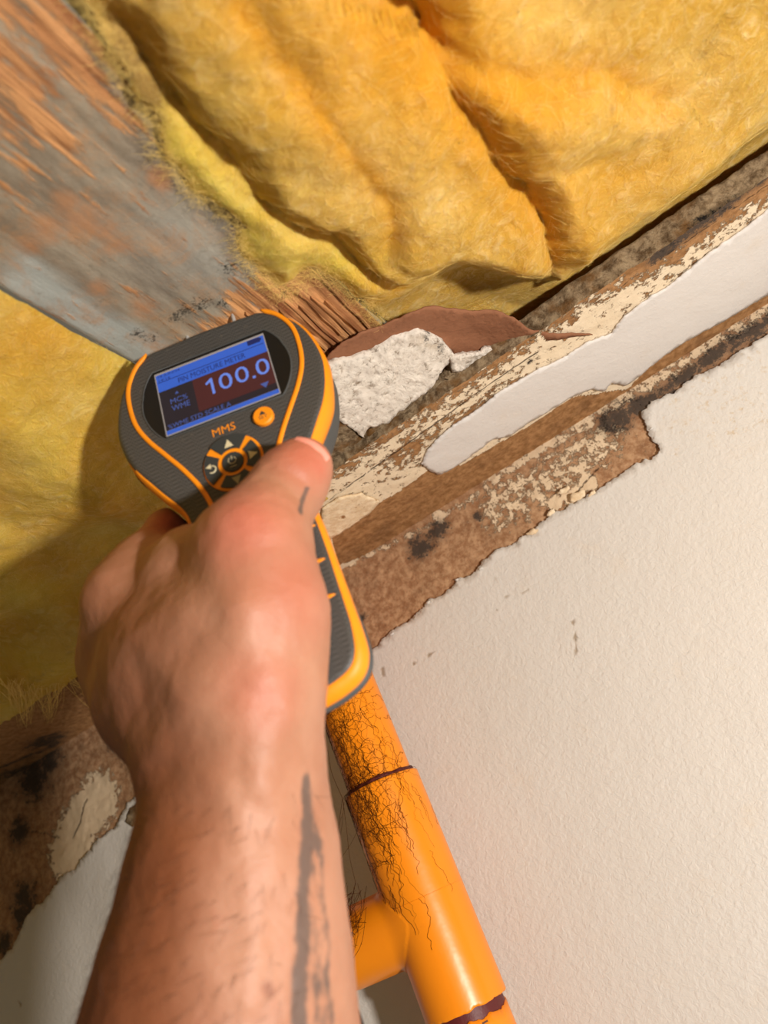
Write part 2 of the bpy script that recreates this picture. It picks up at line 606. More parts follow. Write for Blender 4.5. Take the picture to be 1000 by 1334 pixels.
def skin_mat():
    n = NT('skin', 0.52, 0.4)
    a = n.noise(45, 5, 0.6); b = n.noise(260, 4, 0.6)
    c = n.mix(n.step(a, 0.35, 0.68), S(168, 117, 91), S(178, 129, 103))
    c = n.mix(n.math('MULTIPLY', n.step(b, 0.55, 0.8), 0.25), c, S(182, 108, 82))
    c = n.mix(n.math('MULTIPLY', n.attr('red'), 0.75), c, S(192, 96, 78))
    c = n.mix(n.math('MULTIPLY', n.attr('tan'), 0.9), c, n.mix(n.noise(60, 4), S(112, 60, 32), S(136, 78, 44)))  # darker brown painted in as the arm's shaded side
    t = n.math('ADD', n.attr('ink'), n.math('MULTIPLY', n.math('SUBTRACT', n.noise(130, 5, 0.65), 0.5), 1.5))
    c = n.mix(n.math('MULTIPLY', n.step(t, 0.3, 0.85), 0.78), c, S(72, 70, 68))
    c = n.mix(n.math('MULTIPLY', n.attr('mole'), 0.7), c, S(128, 70, 44))
    n.col(c).sss(0.14, (1.0, 0.35, 0.2), 0.003)
    wr = n.noise(420, 4, 0.6)
    cell = n.vor(1500)
    n.nrm(n.bump(cell, 0.0003, 0.25, n.bump(wr, 0.0007, 0.3)))
    return n.m


MAT_SKIN = skin_mat()
MAT_NAIL = plain('nail', S(232, 150, 134), 0.32, 0.5)
MAT_HAIR = plain('arm_hair', S(70, 44, 26), 0.5)


def shell_mat():
    n = NT('carbon_pattern_grey', 0.5, 0.42)
    w = n.t.nodes.new('ShaderNodeTexChecker'); n.t.links.new(n.mapping(n.tc, (1, 1, 1), (0, 0, 0.6)), w.inputs['Vector'])
    w.inputs['Scale'].default_value = 1100
    c = n.mix(w.outputs['Fac'], S(58, 57, 55), S(76, 75, 73))
    c = n.mix(n.math('MULTIPLY', n.step(n.noise(300, 5, .7), 0.62, 0.75), 0.35), c, S(130, 118, 100))
    n.col(c).nrm(n.bump(w.outputs['Fac'], 0.00015, 0.5))
    return n.m


MAT_SHELL = shell_mat()
MAT_GREY = plain('grey_rubber', S(72, 74, 74), 0.6, 0.4, (900, 0.0003, 0.4))
MAT_KEY = plain('grey_key', S(52, 56, 56), 0.45, 0.4)


def trim_mat():
    n = NT('orange_rubber', 0.5, 0.4)
    c = n.mix(n.noise(120, 4), S(244, 150, 20), S(236, 138, 16))
    c = n.mix(n.math('MULTIPLY', n.step(n.noise(500, 5, .7), 0.62, 0.74), 0.45), c, S(150, 92, 30))
    n.col(c).nrm(n.bump(n.noise(300, 3), 0.0004, 0.4))
    return n.m


MAT_ORANGE = trim_mat()
MAT_BLACK = plain('black_plastic', S(16, 15, 15), 0.4, 0.4)
MAT_FRAME = plain('grey_lens_edge', S(150, 148, 150), 0.4)
MAT_ICON = plain('pale_icon', S(206, 196, 160), 0.6)
MAT_CORD = plain('black_cord', S(20, 18, 18), 0.7, 0.3)


def screen_mat(name, c, s):
    n = NT(name, 0.25, 0.4)
    k = n.noise(240, 2, 0.5)
    n.col((c[0] * .25, c[1] * .25, c[2] * .25, 1)).emit(n.mix(k, tuple(x * .88 for x in c[:3]) + (1,), c), s)
    return n.m


MAT_BLUE = screen_mat('lit_blue', S(58, 102, 208), 0.68)
MAT_DARKLCD = screen_mat('lit_dark', S(40, 34, 40), 0.8)
MAT_REDLCD = screen_mat('lit_dark_red', S(74, 36, 36), 0.85)
MAT_DIGIT = screen_mat('lit_digit', S(108, 140, 232), 0.75)
MAT_DIM = screen_mat('lit_dim', S(70, 88, 150), 0.9)
MAT_INK = plain('screen_ink', S(22, 34, 96), 0.4)


def pipe_mat():
    n = NT('orange_pipe_paint', 0.33, 0.5)
    c = n.mix(n.noise(26, 4, 0.6), S(246, 146, 22), S(242, 138, 14))
    c = n.mix(n.math('MULTIPLY', n.step(n.noise(150, 5, 0.7), 0.6, 0.8), 0.3), c, S(222, 118, 30))
    sp = n.math('MULTIPLY', n.step(n.vor(130), 0.06, 0.03), n.step(n.noise(26, 2), 0.55, 0.6))
    c = n.mix(n.math('MULTIPLY', sp, 0.8), c, S(96, 50, 16))
    n.col(c).nrm(n.bump(n.noise(70, 3), 0.0012, 0.16))
    return n.m


MAT_PIPE = pipe_mat()
MAT_MAROON = plain('maroon_pipe', S(92, 34, 34), 0.5, 0.4, (300, 0.0006, 0.5))
MAT_WEB = plain('dark_web_strand', S(66, 30, 8), 0.8, 0.1)
MAT_PRINT = plain('brown_print', S(92, 50, 22), 0.7)
MAT_DUSTCLUMP = plain('web_dust', S(214, 200, 180), 0.9)

# ================================================================== WALL
def WXZ(px, py):
    p = on_wall(px, py); return (p[0], p[2])


def nonuni(segs):
    out = []
    for a, b, s in segs:
        out += list(np.arange(a, b, s))
    out.append(segs[-1][1])
    return np.array(out)


gx = nonuni([(-2000, -640, 20), (-640, 190, 1.8), (190, 700, 12)])
gz = nonuni([(-1000, -140, 20), (-140, 0, 1.6)])
X, Z = np.meshgrid(gx, gz, indexing='ij')
near = smooth(-150, -120, Z)
Y = 0.0 + near * (0.9 * fbm(X / 14, Z / 14, 1.0) + 0.45 * fbm(X / 3.5, Z / 3.5, 4.0, 3)) + 0.3
WP = np.stack([X, Z], -1)


def blobs(P, lst):
    m = np.zeros(P.shape[:-1])
    for x, y, r in lst:
        m = np.maximum(m, 1.05 * np.exp(-(np.hypot(P[..., 0] - x, P[..., 1] - y) / (0.85 * r)) ** 2))
    return m


mould = blobs(WP, [(*WXZ(570, 690), 12), (*WXZ(546, 712), 14), (*WXZ(622, 672), 5), (*WXZ(805, 545), 16), (*WXZ(790, 552), 12), (*WXZ(832, 528), 13),
                   (*WXZ(45, 1012), 30), (*WXZ(62, 990), 20), (*WXZ(25, 1085), 17), (*WXZ(32, 1172), 22), (*WXZ(28, 1190), 16), (*WXZ(150, 960), 17),
                   (*WXZ(470, 805), 5), (*WXZ(5, 1230), 14)])
mould = np.maximum(mould, np.clip(1.1 - line_dist(WP, [WXZ(820, 535), WXZ(862, 512), WXZ(905, 480), WXZ(950, 445), WXZ(1010, 412)]) / 10, 0, 1) * 0.95)
mould = np.maximum(mould, np.clip(1.1 - line_dist(WP, [WXZ(955, 452), WXZ(1010, 415), WXZ(1080, 370)]) / 12, 0, 1) * .85)
cream = 0.16 + 0 * X
cream = np.maximum(cream, 0.6 * np.clip(1.2 - line_dist(WP, [WXZ(640, 622), WXZ(740, 562), WXZ(812, 518), WXZ(1000, 398), WXZ(1080, 340)]) / 12, 0, 1))
cream = np.maximum(cream, 0.5 * np.clip(1.25 - line_dist(WP, [WXZ(440, 742), WXZ(548, 690), WXZ(640, 630)]) / 4.5, 0, 1))
cream = np.maximum(cream, 0.55 * np.clip(1.3 - line_dist(WP, [WXZ(650, 660), WXZ(720, 620), WXZ(780, 580)]) / 26, 0, 1))
cream = np.maximum(cream, 0.95 * blobs(WP, [(*WXZ(748, 648), 12), (*WXZ(765, 628), 9), (*WXZ(722, 655), 8), (*WXZ(572, 672), 7)]))
crp = [WXZ(*p) for p in [(130, 1015), (150, 1040), (135, 1075), (95, 1120), (75, 1135), (55, 1110), (55, 1070), (85, 1040), (100, 1015)]]
cream = np.maximum(cream, 0.86 * np.exp(-(line_dist(WP, [WXZ(128, 1040), WXZ(100, 1080), WXZ(88, 1110)]) / 25) ** 4))
crack = np.clip(1.1 - line_dist(WP, [WXZ(780, 608), WXZ(758, 632), WXZ(752, 640)]) / 1.2, 0, 1)
crack = np.maximum(crack, np.clip(1.1 - line_dist(WP, [tuple(q) for q in jag([WXZ(112, 1040), WXZ(105, 1065), WXZ(93, 1092)], 2.0, 2.0, 41, closed=False)]) / 1.5, 0, 1))
crack = np.maximum(crack, np.clip(1.1 - line_dist(WP, [tuple(q) for q in jag([WXZ(40, 1085), WXZ(60, 1086), WXZ(78, 1092)], 2.0, 2.0, 42, closed=False)]) / 1.4, 0, 1))
wall = obj('wall_back', np.stack([X, Y, Z], -1).reshape(-1, 3), grid_faces(len(gx), len(gz)), MAT_WALLBASE, None,
           dict(mould=mould.ravel(), cream=cream.ravel(), crack=crack.ravel()), kind='structure')

peel = [(0, 1252), (18, 1235), (38, 1190), (62, 1172), (80, 1142), (100, 1130), (128, 1095), (150, 1078), (168, 1045), (190, 1030), (330, 950), (440, 890),
        (481, 853), (505, 828), (535, 808), (560, 782), (577, 776), (600, 755), (618, 746), (640, 722), (665, 710), (690, 697), (715, 674), (750, 655),
        (790, 632), (830, 606), (860, 592), (846, 566), (836, 540), (852, 522), (880, 512), (905, 492), (930, 480), (962, 461), (1000, 436)]
pw = [np.array(WXZ(*p)) for p in peel]
pw = [np.array([-1990, -175]), np.array([-800, -160])] + pw + [np.array([220, -36]), np.array([680, -40])]
top = jag(pw, 0.9, 1.3, 3, closed=False, rough=0.85)
top = top[(top[:, 0] < 205) & (top[:, 0] > -660)]
outl = np.vstack([top, np.array([[680, top[-1, 1]], [680, -990], [-1990, -990], [-1990, top[0, 1]]])])


def wall_map(P):
    d = line_dist(P, [tuple(q) for q in top[::6]])
    lift = np.exp(-d / 1.6) * (0.25 + 0.9 * np.clip(pn(P[:, 0] / 9, P[:, 1] / 9, 2.0), 0, 1))
    y = -1.7 - lift + 0.25 * fbm(P[:, 0] / 40, P[:, 1] / 40, 6.0, 3)
    return np.stack([P[:, 0], y, P[:, 1]], -1)


def stain_f(P):
    rough_zone = [WXZ(*p) for p in [(850, 525), (1000, 445), (1010, 560), (880, 600)]]
    s = np.where(in_poly(P, rough_zone), 0.42, 0.0)
    return np.maximum(s, 0.35 * np.exp(-line_dist(P, [tuple(q) for q in top[::8]]) / 5))


def crackf(P):
    ls = [[(645, 752), (648, 758), (645, 762)], [(612, 795), (640, 790), (655, 800)], [(535, 868), (560, 850), (590, 830)],
          [(655, 780), (690, 765)], [(745, 810), (752, 835), (748, 860)], [(500, 862), (504, 885)], [(15, 1297), (35, 1312), (55, 1336)]]
    c = np.zeros(len(P))
    for l in ls:
        c = np.maximum(c, np.clip(1.15 - line_dist(P, [tuple(q) for q in jag([WXZ(*q) for q in l], 2.0, 1.6, l[0][0], closed=False)]) / 1.3, 0, 1))
    return c


patch('paint_layer', outl, wall_map, MAT_PAINT, 3.0 if False else 4.0, wall, np.array([0, 1.5, 0]),
      dict(stain=stain_f, crack=crackf), seed=2, label='white painted skim with a ragged peeled top edge')

# curled flake left of the wrist and thin loose flakes along the edge
rs = np.random.RandomState(5)
flk = jag([WXZ(*p) for p in [(165, 1070), (172, 1052), (185, 1042), (205, 1036), (205, 1064), (185, 1066), (175, 1078)]], 1.2, 1.0, 9)
patch('paint_flake', flk, lambda P: np.stack([P[:, 0], -2.2 - 5 * smooth(-480, -500, P[:, 0]) + 0 * P[:, 0], P[:, 1]], -1), MAT_CORE, 2.5, wall,
      np.array([0, 1.0, 0]), dict(mould=lambda P: 0.3 + 0 * P[:, 0]), seed=3, label='dark peeled flake standing off the paint')
for (px, py, s, a) in [(694, 694, 4.5, .3), (628, 742, 1.6, .2), (596, 756, 1.5, .5), (560, 786, 1.8, .7), (752, 648, 6, .2), (735, 641, 4, 1.2),
                       (718, 669, 3, .4), (849, 560, 1.6, .9), (512, 826, 1.8, .2), (772, 644, 3, .2)]:
    c0 = np.array(WXZ(px, py))
    ang = np.linspace(0, 2 * math.pi, 9)[:-1]
    q = np.stack([c0[0] + s * np.cos(ang + a) * rs.uniform(.7, 1.2, 8), c0[1] + .45 * s * np.sin(ang + a) * rs.uniform(.7, 1.2, 8)], -1)
    q = jag(q, 0.7, 1.0, px)
    patch('paint_flake', q, lambda P, c0=c0, s=s: np.stack([P[:, 0], -2.2 - 1.2 * np.clip((P[:, 1] - c0[1]) / s + .4, 0, 2), P[:, 1]], -1),
          MAT_CREAM if s > 2.5 else MAT_PAINT, 1.6, wall, np.array([0, 0.7, 0]), dict(stain=lambda P: 0 * P[:, 0], crack=lambda P: 0 * P[:, 0]), seed=px)

# ================================================================== CEILING REMNANT
def CXY(px, py, z=0.0):
    p = on_level(px, py, z); return (p[0], p[1])


TH = 14.0
fx = nonuni([(-2000, -620, 20), (-620, 190, 1.8), (190, 700, 14)])
front = -120 + 2.6 * fbm(fx / 60, 0 * fx, 3.0, 2) + 1.3 * fbm(fx / 9, 0 * fx, 8.0, 4)
tt = np.linspace(0, 1, 78) ** 1.0
U, T = np.meshgrid(fx, tt, indexing='ij')
FY = front[:, None] * (1 - T) + 1.0 * T
cz = -0.5 * fbm(U / 11, FY / 11, 2.0) - 0.25 * fbm(U / 3, FY / 3, 5.0, 3) - 0.3
# cove: the lower lip bends down a little into the wall
cz -= 1.2 * smooth(-16, 0, FY)
CP = np.stack([U, FY], -1)
seam = [CXY(430, 650), CXY(560, 556), CXY(640, 498), CXY(700, 458)]
seam2 = [CXY(640, 522), CXY(800, 428), CXY(850, 385), CXY(912, 335)]
line1 = [CXY(690, 444), CXY(760, 405), CXY(840, 352), CXY(1000, 240)]
crk = np.maximum(np.clip(1.1 - line_dist(CP, seam) / 1.3, 0, 1), 0.9 * np.clip(1.1 - line_dist(CP, seam2) / 1.0, 0, 1))
crk = np.maximum(crk, 0.8 * np.clip(1.1 - line_dist(CP, line1) / 1.0, 0, 1))
bro_poly = [CXY(*p) for p in [(440, 735), (430, 690), (520, 640), (560, 610), (600, 606), (700, 548), (740, 520), (815, 505), (870, 455), (1080, 330), (1080, 360), (800, 530), (640, 625), (548, 690)]]
creamC = np.full(U.shape, 0.72)
creamC = np.where(in_poly(CP, bro_poly), 0.05, creamC)
creamC -= 0.28 * np.exp(-((FY - front[:, None]) / 12) ** 2)
creamC -= 0.35 * np.exp(-line_dist(CP, [CXY(600, 545), CXY(660, 505)]) / 7) + 0.4 * np.exp(-line_dist(CP, [CXY(520, 600), CXY(545, 575)]) / 10)
creamC -= 0.35 * np.exp(-line_dist(CP, [CXY(840, 350), CXY(880, 330), CXY(960, 270), CXY(1000, 240)]) / 9)
creamC = np.where(U < -250, 0.1, creamC)
mouldC = np.clip(1.15 - line_dist(CP, [CXY(850, 335), CXY(885, 312), CXY(930, 278), CXY(990, 232)]) / 8.5, 0, 1) * 0.98
mouldC = np.maximum(mouldC, np.clip(1.1 - line_dist(CP, [CXY(540, 682), CXY(575, 662)]) / 4, 0, 1))
mouldC = np.maximum(mouldC, blobs(CP, [(*CXY(30, 1005), 30), (*CXY(60, 965), 22), (*CXY(690, 470), 3)]))
mouldC = np.maximum(mouldC, 0.8 * np.clip(1.1 - line_dist(CP, [CXY(0, 1000), CXY(70, 970)]) / 7, 0, 1))
nfx = len(fx)
under = np.stack([U, FY, cz], -1)
wallc = dict(mould=mouldC.ravel(), cream=creamC.ravel(), crack=crk.ravel())
ceil = obj('ceiling', under.reshape(-1, 3), flip(grid_faces(nfx, len(tt))), MAT_CEIL, None, wallc, kind='structure')
# broken front edge, a part of the ceiling board
te = np.linspace(0, 1, 12)
U2, T2 = np.meshgrid(fx, te, indexing='ij')
EY = front[:, None] + T2 * -1.0 + np.sin(T2 * math.pi) * 1.4 * fbm(U2 / 5, T2 * 3, 2.2, 4) + 1.6 * (T2 > .95) * 6
EZ = -0.3 + T2 * TH + 0.8 * fbm(U2 / 7, T2 * 2, 7.7, 3) * np.sin(T2 * math.pi)
ez0 = cz[:, 0]
EZ[:, 0] = ez0; EY[:, 0] = front
me_ = 0.62 * np.exp(-((U2 - CXY(925, 270)[0]) / 34) ** 2) * smooth(.5, .1, T2)
obj('broken_edge', np.stack([U2, EY, EZ], -1).reshape(-1, 3), grid_faces(nfx, len(te)), MAT_CORE, ceil, dict(mould=me_.ravel()),
    label='crumbling cut edge of the ceiling board')
obj('board_back', np.stack([U[:, [0, -1]], np.stack([front + 6, 0 * front], -1), np.full((nfx, 2), TH)], -1).reshape(-1, 3), grid_faces(nfx, 2), MAT_PAPER, ceil)

wp = [(548, 602), (556, 585), (566, 572), (590, 552), (620, 532), (655, 505), (690, 485), (735, 462), (768, 442), (795, 432), (812, 410), (835, 392), (870, 370), (900, 345),
      (930, 322), (962, 300), (1000, 270), (1075, 215), (1080, 330), (1000, 380), (930, 422), (890, 442), (862, 462), (830, 488), (812, 500), (795, 496), (785, 508), (770, 505), (740, 516),
      (690, 547), (660, 566), (640, 570), (600, 600), (572, 616), (560, 612)]
wpo = jag([CXY(*p) for p in wp], 1.0, 0.9, 4, rough=0.8)
patch('paint_layer', wpo, lambda P: np.stack([P[:, 0], P[:, 1], -1.9 + 0.3 * fbm(P[:, 0] / 20, P[:, 1] / 20, 1.0, 3)], -1)[:, :], MAT_PAINT2, 3.0, ceil,
      np.array([0, 0, 1.3]), dict(stain=lambda P: 0 * P[:, 0], crack=lambda P: 0 * P[:, 0]), seed=8, label='strip of white paint left on the ceiling edge')
for k, poly in enumerate([[(418, 660), (440, 645), (470, 640), (492, 650), (480, 665), (450, 685), (428, 700), (415, 690)]]):
    q = jag([CXY(*p) for p in poly], 1.0, 0.8, 20 + k)
    patch('skim_flake', q, lambda P: np.stack([P[:, 0], P[:, 1], -2.6 + 0.5 * fbm(P[:, 0] / 6, P[:, 1] / 6, 1.0, 3)], -1), MAT_CREAM if k < 2 else MAT_PAINT2, 2.0, ceil,
          np.array([0, 0, 1.5]), dict(stain=lambda P: 0 * P[:, 0], crack=lambda P: 0 * P[:, 0]), seed=30 + k, label='cream skim flake' if k == 0 else None)
# fix winding of sheets on the ceiling is irrelevant: both faces are built

# ================================================================== BROKEN PLASTERBOARD
fb = CXY(520, 490, 6)
frag = thing('plasterboard_fragment', (fb[0], fb[1], 4), 'torn plasterboard piece with crumbly white gypsum and brown paper beside the meter', 'plasterboard')


def pix_map(zf, amp, sc, seed):
    def f(P):
        z = zf(P)
        out = np.array([on_level(p[0], p[1], zz) for p, zz in zip(P, z)])
        out[:, 2] += amp * fbm(out[:, 0] / sc, out[:, 1] / sc, seed, 4)
        return out
    return f


gyp = jag([(426, 480), (450, 471), (480, 462), (500, 450), (515, 441), (530, 436), (545, 432), (562, 437), (578, 447), (591, 461), (582, 474), (574, 484), (566, 500), (556, 514),
           (540, 524), (520, 536), (505, 548), (490, 556), (480, 560), (474, 572), (468, 566), (458, 556), (446, 548), (436, 545), (428, 530), (424, 505)], 3.2, 3.2, 5)
gm = lambda P: np.maximum(np.clip(1.1 - np.minimum(np.hypot(P[:, 0] - 575, P[:, 1] - 452), np.hypot(P[:, 0] - 556, P[:, 1] - 440)) / 16, 0, 1),
                          0.85 * np.clip(1.1 - line_dist(P, [(586, 470), (566, 505), (530, 535)]) / 6, 0, 1))
patch('gypsum_core', gyp, pix_map(lambda P: 3.5 + 5.5 * smooth(560, 430, P[:, 1]), 1.5, 5, 3.0), MAT_GYPSUM, 4.0, frag, np.array([0, 0, 5.0]), dict(mould=gm), seed=4,
      label='white crumbled gypsum')
curl = jag([(588, 468), (605, 462), (625, 460), (645, 456), (664, 450), (652, 462), (640, 468), (630, 480), (610, 478), (600, 484), (588, 486)], 2.5, 2.0, 6)
patch('gypsum_core', curl, pix_map(lambda P: 6 + 0 * P[:, 0], 1.6, 4, 9.0), MAT_GYPSUM, 3.5, frag, np.array([0, 0, 3.0]), dict(mould=lambda P: 0.35 + 0 * P[:, 0]), seed=6,
      label='small curled gypsum scrap')
rub = jag([(564, 505), (590, 478), (620, 476), (640, 466), (655, 460), (640, 478), (610, 500), (585, 516), (540, 548), (505, 575), (470, 600), (445, 615), (425, 628), (424, 560), (440, 548), (462, 562), (474, 576), (482, 563), (520, 538), (552, 520)], 3.0, 3.0, 7)
patch('board_core', rub, pix_map(lambda P: 5.0 + 3 * smooth(540, 470, P[:, 1]), 2.2, 5, 12.0), MAT_CORE, 4.5, frag, np.array([0, 0, 5.0]),
      dict(mould=lambda P: 0.2 + 0.5 * np.clip(1.1 - line_dist(P, [(640, 474), (590, 512), (470, 598)]) / 5, 0, 1)), seed=7, label='grey brown broken board core')
pap = jag([(418, 482), (428, 462), (445, 448), (470, 434), (500, 424), (528, 410), (545, 404), (562, 400), (590, 403), (622, 405), (648, 405), (668, 414), (690, 429), (715, 435),
           (745, 435), (772, 436), (748, 440), (712, 444), (685, 449), (650, 455), (615, 462), (596, 467), (590, 462), (575, 449), (545, 437), (515, 446), (480, 467), (450, 476)], 3.0, 1.6, 8)
patch('paper_facing', pap, pix_map(lambda P: 11.5 - 13.5 * smooth(600, 735, P[:, 0]) - 2.5 * smooth(440, 405, P[:, 1]), 0.8, 12, 15.0), MAT_PAPER, 5.0, frag, np.array([0, 0, 0.8]), None, seed=8,
      label='torn brown paper facing')

# ================================================================== JOIST
JZ = 18.0; JX0, JX1 = -147.6, -57.0
jy = np.arange(-760, -166, 2.0); jx = np.linspace(JX0, JX1, 92)
A, B = np.meshgrid(jx, jy, indexing='ij')
JP = np.stack([A, B], -1)


def JXY(px, py):
    return CXY(px, py, JZ)


end = smooth(-280, -228, B + 14 * fbm(A / 9, B / 60, 1.0, 3))
upper = smooth(-300, -372, B - 0.55 * (A + 100) + 20 * fbm(A / 14, B / 40, 2.0, 3))
bare = np.maximum(end * smooth(-138, -112, A), upper * 0.62)
bare = np.maximum(bare, 0.2)
bare = np.maximum(bare, 0.9 * np.exp(-((A - JX1) / 5) ** 2) * smooth(-300, -330, B))
groove = 1.3 * np.abs(np.sin(A / 2.3 + 1.2 * fbm(A / 30, B / 90, 3.0, 2))) * end * smooth(-138, -112, A)
groove = groove + 0.5 * bare * fbm(A / 2.2, B / 45, 4.0, 3)
jz = JZ + groove + 0.35 * fbm(A / 8, B / 16, 6.0, 4)
rim = np.minimum(A - JX0, JX1 - A)
jz = jz + 0.8 * np.exp(-rim / 0.5)
rust = 0.95 * blobs(JP, [(*JXY(140, 300), 9), (*JXY(150, 320), 10), (*JXY(85, 262), 9), (*JXY(208, 232), 8), (*JXY(212, 240), 6), (*JXY(40, 320), 8), (*JXY(128, 375), 8),
                         (*JXY(190, 400), 10), (*JXY(110, 290), 14), (*JXY(60, 300), 10)])
rust = np.maximum(rust, 0.45 * np.exp(-line_dist(JP, [JXY(60, 330), JXY(180, 405)]) / 14))
blue = smooth(-127, -135, A + 3 * fbm(A / 8, B / 30, 5.0, 3)) * smooth(-335, -320, B)
blue = np.maximum(blue, 0.55 * np.exp(-line_dist(JP, [JXY(225, 300), JXY(300, 360)]) / 18))
mo = blobs(JP, [(*JXY(180, 435), 8), (*JXY(198, 440), 7), (*JXY(228, 415), 9), (*JXY(260, 398), 12), (*JXY(290, 395), 8), (*JXY(300, 350), 10), (*JXY(240, 405), 9),
                (*JXY(370, 385), 7)]) * 0.7
body = np.stack([A, B, jz], -1)
joist = thing('timber_joist', ((JX0 + JX1) / 2, -460, JZ), 'wide weathered timber joist with flaking grey paint above the moisture meter', 'joist')
ja = dict(bare=bare.ravel(), rust=rust.ravel(), bluegrey=blue.ravel(), mould=mo.ravel())
obj('bottom_face', body.reshape(-1, 3), flip(grid_faces(len(jx), len(jy))), MAT_JOIST, joist, ja)
# flanks and end as one solid body
tz = np.array([0, 6, 40, 100, 160.0])
for nm, xx, row, fl in (('side_face', JX0, 0, False), ('side_face', JX1, -1, True)):
    Zs = np.repeat(jz[row][:, None], len(tz), 1) + tz[None, :]
    Vs = np.stack([np.full(Zs.shape, xx), np.repeat(jy[:, None], len(tz), 1), Zs], -1)
    f_ = grid_faces(len(jy), len(tz))
    obj(nm, Vs.reshape(-1, 3), f_ if fl else flip(f_), MAT_JOIST, joist,
        dict(bare=np.full(Zs.size, .1), rust=np.zeros(Zs.size), bluegrey=np.full(Zs.size, 0.9), mould=np.zeros(Zs.size)),
        label='blue grey painted flank')
Ve = np.stack([np.repeat(jx[:, None], len(tz), 1), np.full((len(jx), len(tz)), jy[-1]), jz[:, -1][:, None] + tz[None, :]], -1)
obj('end_grain', Ve.reshape(-1, 3), grid_faces(len(jx), len(tz)), MAT_JOIST, joist,
    dict(bare=np.ones(Ve.size // 3), rust=np.zeros(Ve.size // 3), bluegrey=np.zeros(Ve.size // 3), mould=np.full(Ve.size // 3, .2)))
# raised splinters where the paint is gone
rsj = np.random.RandomState(3)
for k in range(15):
    x0 = -114 + k * 3.7 + rsj.uniform(-1, 1); y0 = -232 + rsj.uniform(-14, 18) ; y1 = min(y0 + rsj.uniform(35, 62), -167.0)
    wd = rsj.uniform(0.7, 1.3)
    pts = np.array([[x0 + rsj.uniform(-.6, .6), y, 0] for y in np.linspace(y0, y1, 6)])
    V = []
    for i, p in enumerate(pts):
        q = wd * min(1, (i + .15) / 1.5)
        for dx, dz in ((-q, 0.6), (-q * .5, -1.1), (q * .5, -1.3), (q, 0.6)):
            V.append((p[0] + dx, p[1], JZ + .4 + dz))
    F = [(i * 4 + j, i * 4 + j + 1, i * 4 + j + 5, i * 4 + j + 4) for i in range(5) for j in range(3)] + [(0, 1, 2, 3), (23, 22, 21, 20)]
    obj('splinter', np.array(V), F, MAT_JOIST, joist, dict(bare=np.ones(24), rust=np.full(24, .3 * (k % 3 == 0)), bluegrey=np.zeros(24), mould=np.full(24, .25 * (k % 4 == 1))), smooth_=False)

# ================================================================== INSULATION
def fibres(name, parent, pts, nrms, n, lmin, lmax, r, seed, lift=1.2):
    rs = np.random.RandomState(seed)
    idx = rs.randint(0, len(pts), n)
    P = pts[idx]; N = nrms[idx]
    d = rs.normal(size=(n, 3)); d -= N * (d * N).sum(1)[:, None]; d /= np.linalg.norm(d, axis=1)[:, None]
    e = np.cross(N, d)
    L = rs.uniform(lmin, lmax, n)
    K = 6
    t = np.linspace(-.5, .5, K)
    k1 = rs.normal(0, .35, n); k2 = rs.uniform(0.1, 1, n) * lift; off = rs.uniform(-.5, .5, n)
    C = P[:, None] + d[:, None] * (t[None, :, None] * L[:, None, None]) + e[:, None] * ((t ** 2)[None, :, None] * (k1 * L)[:, None, None]) \
        + N[:, None] * ((k2[:, None] * (1 - 3.2 * t[None, :] ** 2) + off[:, None] * (t[None, :] * 2))[..., None])
    Tn = np.gradient(C, axis=1); Tn /= np.linalg.norm(Tn, axis=2)[..., None]
    A_ = np.cross(Tn, N[:, None]); B_ = np.cross(Tn, A_)
    ang = np.arange(3) * 2 * math.pi / 3
    R = C[:, :, None] + r * (np.cos(ang)[None, None, :, None] * A_[:, :, None] + np.sin(ang)[None, None, :, None] * B_[:, :, None])
    V = R.reshape(-1, 3)
    i = np.arange(K - 1)[:, None]; j = np.arange(3)[None, :]; j2 = (j + 1) % 3
    f = np.stack([i * 3 + j, i * 3 + j2, (i + 1) * 3 + j2, (i + 1) * 3 + j], -1).reshape(-1, 4)
    F = (f[None] + (np.arange(n) * K * 3)[:, None, None]).reshape(-1, 4)
    return obj(name, V, F, MAT_FIBRE, parent, kind='stuff')


